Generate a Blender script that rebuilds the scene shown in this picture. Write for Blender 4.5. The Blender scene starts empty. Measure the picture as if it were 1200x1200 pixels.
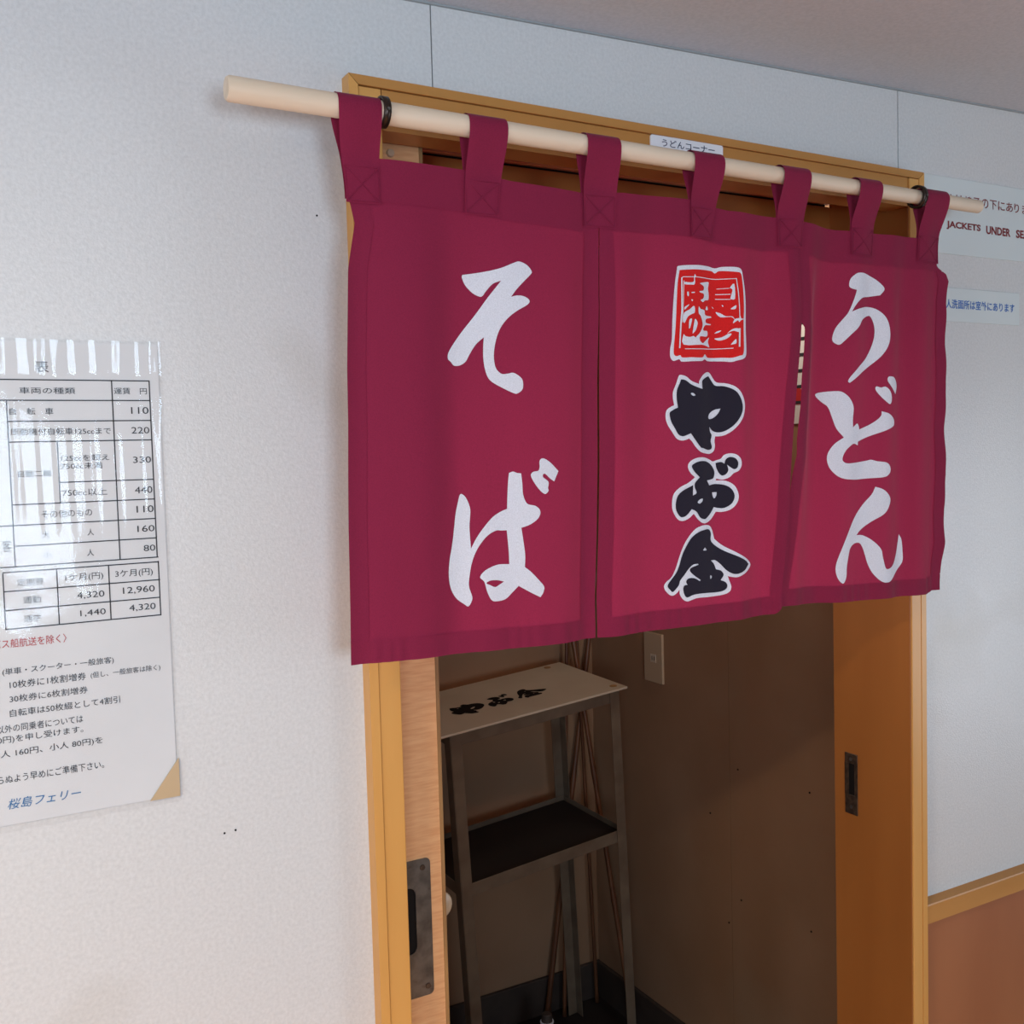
import bpy, bmesh, math, random
from mathutils import Vector, Matrix, geometry, noise
random.seed(7)
sc = bpy.context.scene
COL = sc.collection
PI = math.pi

# light levels (watts) and the cloth colour
LW1, LW2, LW3, LW4, LSP, LIN, LWARM, LPL = 20.0, 21.0, 19.0, 20.0, 430.0, 3.2, 17.0, 2.0
CLOTH = (142, 38, 70)
BOT = (0.815, 1.03, 0.0)

# ------------------------------------------------------------------ camera
cd = bpy.data.cameras.new('camera')
cam = bpy.data.objects.new('camera', cd); COL.objects.link(cam)
cd.sensor_fit = 'HORIZONTAL'; cd.sensor_width = 36.0; cd.lens = 36.0
cd.clip_start = 0.02; cd.clip_end = 50
right = Vector((0.87284845, -0.48723158, -0.02722089))
down = Vector((-0.05055888, -0.0348103, -0.99811424))
fwd = Vector((0.48536522, 0.87257872, -0.055018))
cam.matrix_world = Matrix(((right.x, -down.x, -fwd.x, -0.39829), (right.y, -down.y, -fwd.y, -1.04662),
                           (right.z, -down.z, -fwd.z, 1.51056), (0, 0, 0, 1)))
sc.camera = cam
sc.view_settings.view_transform = 'Standard'; sc.view_settings.look = 'None'
sc.view_settings.gamma = 1.0; sc.view_settings.use_curve_mapping = False
sc.view_settings.exposure = 0.0

# ------------------------------------------------------------------ world and lights
w = bpy.data.worlds.new('sky'); sc.world = w; w.use_nodes = True
w.node_tree.nodes['Background'].inputs[0].default_value = (0.55, 0.72, 1.0, 1)
w.node_tree.nodes['Background'].inputs[1].default_value = 0.6


def area(name, loc, aim, sx, sy, energy, color):
    l = bpy.data.lights.new(name, 'AREA'); l.shape = 'RECTANGLE'; l.size = sx; l.size_y = sy
    l.energy = energy; l.color = color
    o = bpy.data.objects.new(name, l); COL.objects.link(o)
    o.location = loc
    o.rotation_euler = (Vector(aim) - Vector(loc)).to_track_quat('-Z', 'Y').to_euler()
    return o


# daylight coming through the cabin's windows (each fills the opening of a window built below)
area('daylight_rear_left', (-1.45, -2.46, 1.30), (-1.45, 0, 1.30), 0.70, 0.56, LW1, (0.66, 0.83, 1.0))
area('daylight_rear_middle', (-0.32, -2.46, 1.40), (-0.32, 0, 1.40), 0.56, 0.50, LW2, (0.66, 0.83, 1.0))
area('daylight_port', (-2.46, -1.25, 1.48), (0, -1.25, 1.48), 0.94, 0.50, LW3, (0.66, 0.83, 1.0))
area('daylight_deck_door', (2.66, -1.40, 1.05), (0, -1.40, 1.05), 0.80, 1.10, LW4, (0.80, 0.90, 1.0))
# warm strip lamp on the cabin ceiling
area('cabin_ceiling_lamp', (-1.15, -0.98, 1.955), (-1.15, -0.98, 0), 0.42, 0.07, LWARM, (1.0, 0.74, 0.46))
# added cabin spot standing in for sun: its floor bounce warms the lower walls
sp = bpy.data.lights.new('added_floor_spot', 'SPOT'); sp.energy = LSP; sp.color = (1.0, 0.66, 0.36)
sp.spot_size = math.radians(62); sp.spot_blend = 0.5; sp.shadow_soft_size = 0.05
so = bpy.data.objects.new('added_floor_spot', sp); COL.objects.link(so); so.location = (0.1, -1.9, 1.95)
so.rotation_euler = (Vector((-0.3, -0.75, 0)) - so.location).to_track_quat('-Z', 'Y').to_euler()
# added backlight for the curtain, in a hatch invented for the pantry's back wall
hl = area('added_curtain_backlight', (0.50, 1.272, 1.74), (0.46, 0, 1.38), 0.34, 0.26, LIN, (1.0, 0.80, 0.66))
hl.data.spread = 0.9
area('pantry_fill', (0.98, 0.42, 1.985), (1.14, 0.55, 0.8), 0.20, 0.10, LPL, (1.0, 0.84, 0.68))  # added fill without a fixture, brightens the pantry side wall


# ------------------------------------------------------------------ materials
def lin(c):
    return tuple(((v / 255) / 12.92 if v / 255 <= 0.04045 else ((v / 255 + 0.055) / 1.055) ** 2.4) for v in c) + (1,)


def mat(name, rgb, rough=0.6, rgb2=None, scale=8, stretch=(1, 1, 1), detail=4, bump=0, bscale=200, bstretch=(1, 1, 1),
        metal=0, spec=0.5, contrast=(0.35, 0.65), coat=0, spots=None):
    m = bpy.data.materials.new(name); m.use_nodes = True
    nt = m.node_tree; b = nt.nodes['Principled BSDF']
    b.inputs['Roughness'].default_value = rough; b.inputs['Metallic'].default_value = metal
    b.inputs['Specular IOR Level'].default_value = spec; b.inputs['Coat Weight'].default_value = coat
    b.inputs['Base Color'].default_value = lin(rgb)
    m.diffuse_color = lin(rgb)
    tc = nt.nodes.new('ShaderNodeTexCoord')
    if rgb2:
        mp = nt.nodes.new('ShaderNodeMapping'); mp.inputs['Scale'].default_value = stretch
        nt.links.new(tc.outputs['Object'], mp.inputs[0])
        n = nt.nodes.new('ShaderNodeTexNoise'); n.inputs['Scale'].default_value = scale; n.inputs['Detail'].default_value = detail
        nt.links.new(mp.outputs[0], n.inputs['Vector'])
        r = nt.nodes.new('ShaderNodeValToRGB'); r.color_ramp.elements[0].position = contrast[0]; r.color_ramp.elements[1].position = contrast[1]
        r.color_ramp.elements[0].color = lin(rgb); r.color_ramp.elements[1].color = lin(rgb2)
        nt.links.new(n.outputs[0], r.inputs[0])
        out = r.outputs[0]
        if spots:
            n3 = nt.nodes.new('ShaderNodeTexNoise'); n3.inputs['Scale'].default_value = spots[1]; n3.inputs['Detail'].default_value = 3
            nt.links.new(tc.outputs['Object'], n3.inputs['Vector'])
            r3 = nt.nodes.new('ShaderNodeValToRGB'); r3.color_ramp.elements[0].position = spots[2]; r3.color_ramp.elements[1].position = spots[3]
            mx = nt.nodes.new('ShaderNodeMixRGB'); mx.inputs[2].default_value = lin(spots[0])
            nt.links.new(n3.outputs[0], r3.inputs[0]); nt.links.new(r3.outputs[0], mx.inputs[0]); nt.links.new(out, mx.inputs[1])
            out = mx.outputs[0]
        nt.links.new(out, b.inputs['Base Color'])
    if bump:
        mp = nt.nodes.new('ShaderNodeMapping'); mp.inputs['Scale'].default_value = bstretch
        nt.links.new(tc.outputs['Object'], mp.inputs[0])
        n = nt.nodes.new('ShaderNodeTexNoise'); n.inputs['Scale'].default_value = bscale; n.inputs['Detail'].default_value = 3
        nt.links.new(mp.outputs[0], n.inputs['Vector'])
        bp = nt.nodes.new('ShaderNodeBump'); bp.inputs['Strength'].default_value = bump; bp.inputs['Distance'].default_value = 0.001
        nt.links.new(n.outputs[0], bp.inputs['Height']); nt.links.new(bp.outputs[0], b.inputs['Normal'])
    return m


M = {}
M['wall'] = mat('grained_wall_vinyl', (200, 200, 199), 0.32, (212, 212, 211), 260, bump=0.35, bscale=420, spec=0.45, contrast=(0.3, 0.7), spots=((168, 158, 140), 2.2, 0.62, 0.85))
M['cabin'] = mat('dull_cabin_wall', (100, 92, 84), 0.7, (92, 84, 76), 4)
M['wall_in'] = mat('aged_pantry_wall', (152, 118, 90), 0.6, (144, 110, 82), 5, bump=0.15, bscale=160, spots=((150, 126, 102), 3.0, 0.58, 0.9))
M['ceiling'] = mat('grained_ceiling_panel', (186, 191, 198), 0.7, (196, 200, 207), 200, bump=0.5, bscale=240)
M['joint'] = mat('dark_joint', (34, 32, 30), 0.9, spec=0.1)
M['bead'] = mat('pale_bead', (150, 156, 158), 0.5)
M['frame'] = mat('varnished_yellow_wood', (212, 158, 88), 0.38, (204, 148, 78), 14, (1, 1, 0.12), bump=0.1, bscale=90, bstretch=(4, 4, 0.4), spec=0.4)
M['frame_h'] = mat('varnished_yellow_wood_rail', (190, 136, 74), 0.4, (178, 124, 62), 14, (0.12, 1, 1), bump=0.1, bscale=90, bstretch=(0.4, 4, 4), spec=0.4)
M['reveal'] = mat('orange_brown_wood', (160, 100, 46), 0.45, (146, 88, 38), 7, (1, 1, 0.15), bump=0.1, bscale=80, bstretch=(4, 4, 0.4), spots=((150, 92, 42), 5.0, 0.66, 0.9))
M['door'] = mat('pink_wood_laminate', (216, 164, 116), 0.42, (204, 148, 100), 60, (0.6, 0.6, 6), 6, bump=0.05, bscale=300, spec=0.45)
M['edging'] = mat('dark_edging_wood', (168, 126, 76), 0.55, (120, 86, 50), 26, (1, 1, 0.2))
M['tan'] = mat('tan_header_wood', (206, 164, 122), 0.5, (194, 150, 108), 10, (0.2, 1, 1))
M['dado'] = mat('salmon_dado_panel', (164, 104, 66), 0.5, (154, 94, 58), 6, (1, 1, 0.3), bump=0.05, bscale=200)
M['steel'] = mat('worn_steel', (118, 116, 112), 0.38, (92, 90, 86), 60, metal=0.75, spots=((70, 50, 36), 40, 0.62, 0.7))
M['dark'] = mat('dark_recess', (14, 11, 9), 0.8, spec=0.2)
M['rust'] = mat('dark_tarnished_brass', (92, 76, 62), 0.45, (60, 48, 40), 120, metal=0.6)
M['rod'] = mat('pale_bare_wood', (226, 208, 186), 0.6, (216, 194, 168), 12, (0.15, 3, 3), bump=0.08, bscale=100)
M['bracket'] = mat('dark_bronze_bracket', (58, 46, 40), 0.35, metal=0.7)
M['white'] = mat('white_plastic', (226, 228, 232), 0.35)
M['paper'] = mat('off_white_paper', (214, 215, 216), 0.6, (208, 209, 210), 6)
M['tape'] = mat('tan_tape', (196, 170, 134), 0.35)
M['sign'] = mat('sign_plastic', (206, 214, 214), 0.35, spec=0.4)
M['ink'] = mat('black_ink', (42, 42, 48), 0.6)
M['inkred'] = mat('red_ink', (176, 40, 44), 0.6)
M['inkdred'] = mat('dark_red_ink', (120, 28, 34), 0.6)
M['inkblue'] = mat('blue_ink', (34, 104, 158), 0.6)
M['inkblue2'] = mat('light_blue_ink', (52, 104, 178), 0.6)
M['inknavy'] = mat('navy_ink', (44, 50, 80), 0.6)
M['rack'] = mat('dull_painted_steel', (112, 96, 78), 0.55, (98, 82, 66), 20, spots=((80, 60, 44), 9, 0.55, 0.8))
M['shelfdark'] = mat('dark_stained_shelf', (34, 26, 22), 0.6, (26, 20, 17), 8)
M['board'] = mat('cream_sign_board', (200, 186, 164), 0.5, (188, 172, 150), 5)
M['bamboo'] = mat('red_brown_bamboo', (112, 70, 42), 0.45, (84, 48, 30), 30, (1, 1, 0.2))
M['floor'] = mat('cabin_floor', (178, 134, 84), 0.5, (164, 120, 74), 6)
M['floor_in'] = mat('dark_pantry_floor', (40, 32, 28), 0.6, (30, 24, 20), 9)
M['base'] = mat('dark_baseboard', (66, 54, 46), 0.6, (52, 42, 36), 12)
M['plate'] = mat('cream_wall_plate', (180, 156, 128), 0.4)
M['glassy'] = mat('bottle_plastic', (70, 60, 52), 0.25)


def fabric(name, rgb, trans=0.28, weave=1.0):
    m = bpy.data.materials.new(name); m.use_nodes = True; nt = m.node_tree
    for n in list(nt.nodes): nt.nodes.remove(n)
    out = nt.nodes.new('ShaderNodeOutputMaterial')
    b = nt.nodes.new('ShaderNodeBsdfPrincipled'); t = nt.nodes.new('ShaderNodeBsdfTranslucent'); mx = nt.nodes.new('ShaderNodeMixShader')
    b.inputs['Roughness'].default_value = 0.75; b.inputs['Specular IOR Level'].default_value = 0.12
    b.inputs['Sheen Weight'].default_value = 0.12; b.inputs['Sheen Roughness'].default_value = 0.4
    tc = nt.nodes.new('ShaderNodeTexCoord'); n = nt.nodes.new('ShaderNodeTexNoise'); n.inputs['Scale'].default_value = 900
    nt.links.new(tc.outputs['Object'], n.inputs['Vector'])
    r = nt.nodes.new('ShaderNodeValToRGB'); c = lin(rgb)
    r.color_ramp.elements[0].position = 0.3; r.color_ramp.elements[1].position = 0.7
    r.color_ramp.elements[0].color = tuple(v * 0.9 for v in c[:3]) + (1,); r.color_ramp.elements[1].color = tuple(min(1, v * 1.08) for v in c[:3]) + (1,)
    nt.links.new(n.outputs[0], r.inputs[0]); nt.links.new(r.outputs[0], b.inputs['Base Color']); nt.links.new(r.outputs[0], t.inputs[0])
    bp = nt.nodes.new('ShaderNodeBump'); bp.inputs['Strength'].default_value = 0.15; bp.inputs['Distance'].default_value = 0.0005
    nt.links.new(n.outputs[0], bp.inputs['Height']); nt.links.new(bp.outputs[0], b.inputs['Normal'])
    mx.inputs[0].default_value = trans
    nt.links.new(b.outputs[0], mx.inputs[1]); nt.links.new(t.outputs[0], mx.inputs[2]); nt.links.new(mx.outputs[0], out.inputs[0])
    m.diffuse_color = c
    return m


M['cloth'] = fabric('crimson_cloth', CLOTH, 0.24)
M['cloth_print'] = fabric('white_print', (226, 228, 236), 0.12)
M['print_black'] = fabric('black_print', (38, 34, 46), 0.03)
M['print_red'] = fabric('red_print', (214, 34, 34), 0.06)


def film_mat():
    m = bpy.data.materials.new('clear_laminate'); m.use_nodes = True; nt = m.node_tree
    for n in list(nt.nodes): nt.nodes.remove(n)
    out = nt.nodes.new('ShaderNodeOutputMaterial'); g = nt.nodes.new('ShaderNodeBsdfGlossy'); t = nt.nodes.new('ShaderNodeBsdfTransparent')
    f = nt.nodes.new('ShaderNodeFresnel'); f.inputs[0].default_value = 1.55
    mth = nt.nodes.new('ShaderNodeMath'); mth.operation = 'MULTIPLY'; mth.inputs[1].default_value = 0.45
    mx = nt.nodes.new('ShaderNodeMixShader'); g.inputs['Roughness'].default_value = 0.08
    tc = nt.nodes.new('ShaderNodeTexCoord'); n = nt.nodes.new('ShaderNodeTexNoise'); n.inputs['Scale'].default_value = 150
    bp = nt.nodes.new('ShaderNodeBump'); bp.inputs['Strength'].default_value = 0.12; bp.inputs['Distance'].default_value = 0.0006
    nt.links.new(tc.outputs['Object'], n.inputs['Vector']); nt.links.new(n.outputs[0], bp.inputs['Height']); nt.links.new(bp.outputs[0], g.inputs['Normal'])
    nt.links.new(f.outputs[0], mth.inputs[0]); nt.links.new(mth.outputs[0], mx.inputs[0])
    nt.links.new(t.outputs[0], mx.inputs[1]); nt.links.new(g.outputs[0], mx.inputs[2]); nt.links.new(mx.outputs[0], out.inputs[0])
    t.inputs[0].default_value = (0.97, 0.97, 0.97, 1)
    m.diffuse_color = (0.8, 0.85, 0.9, 0.3)
    return m


M['film'] = film_mat()


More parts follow.
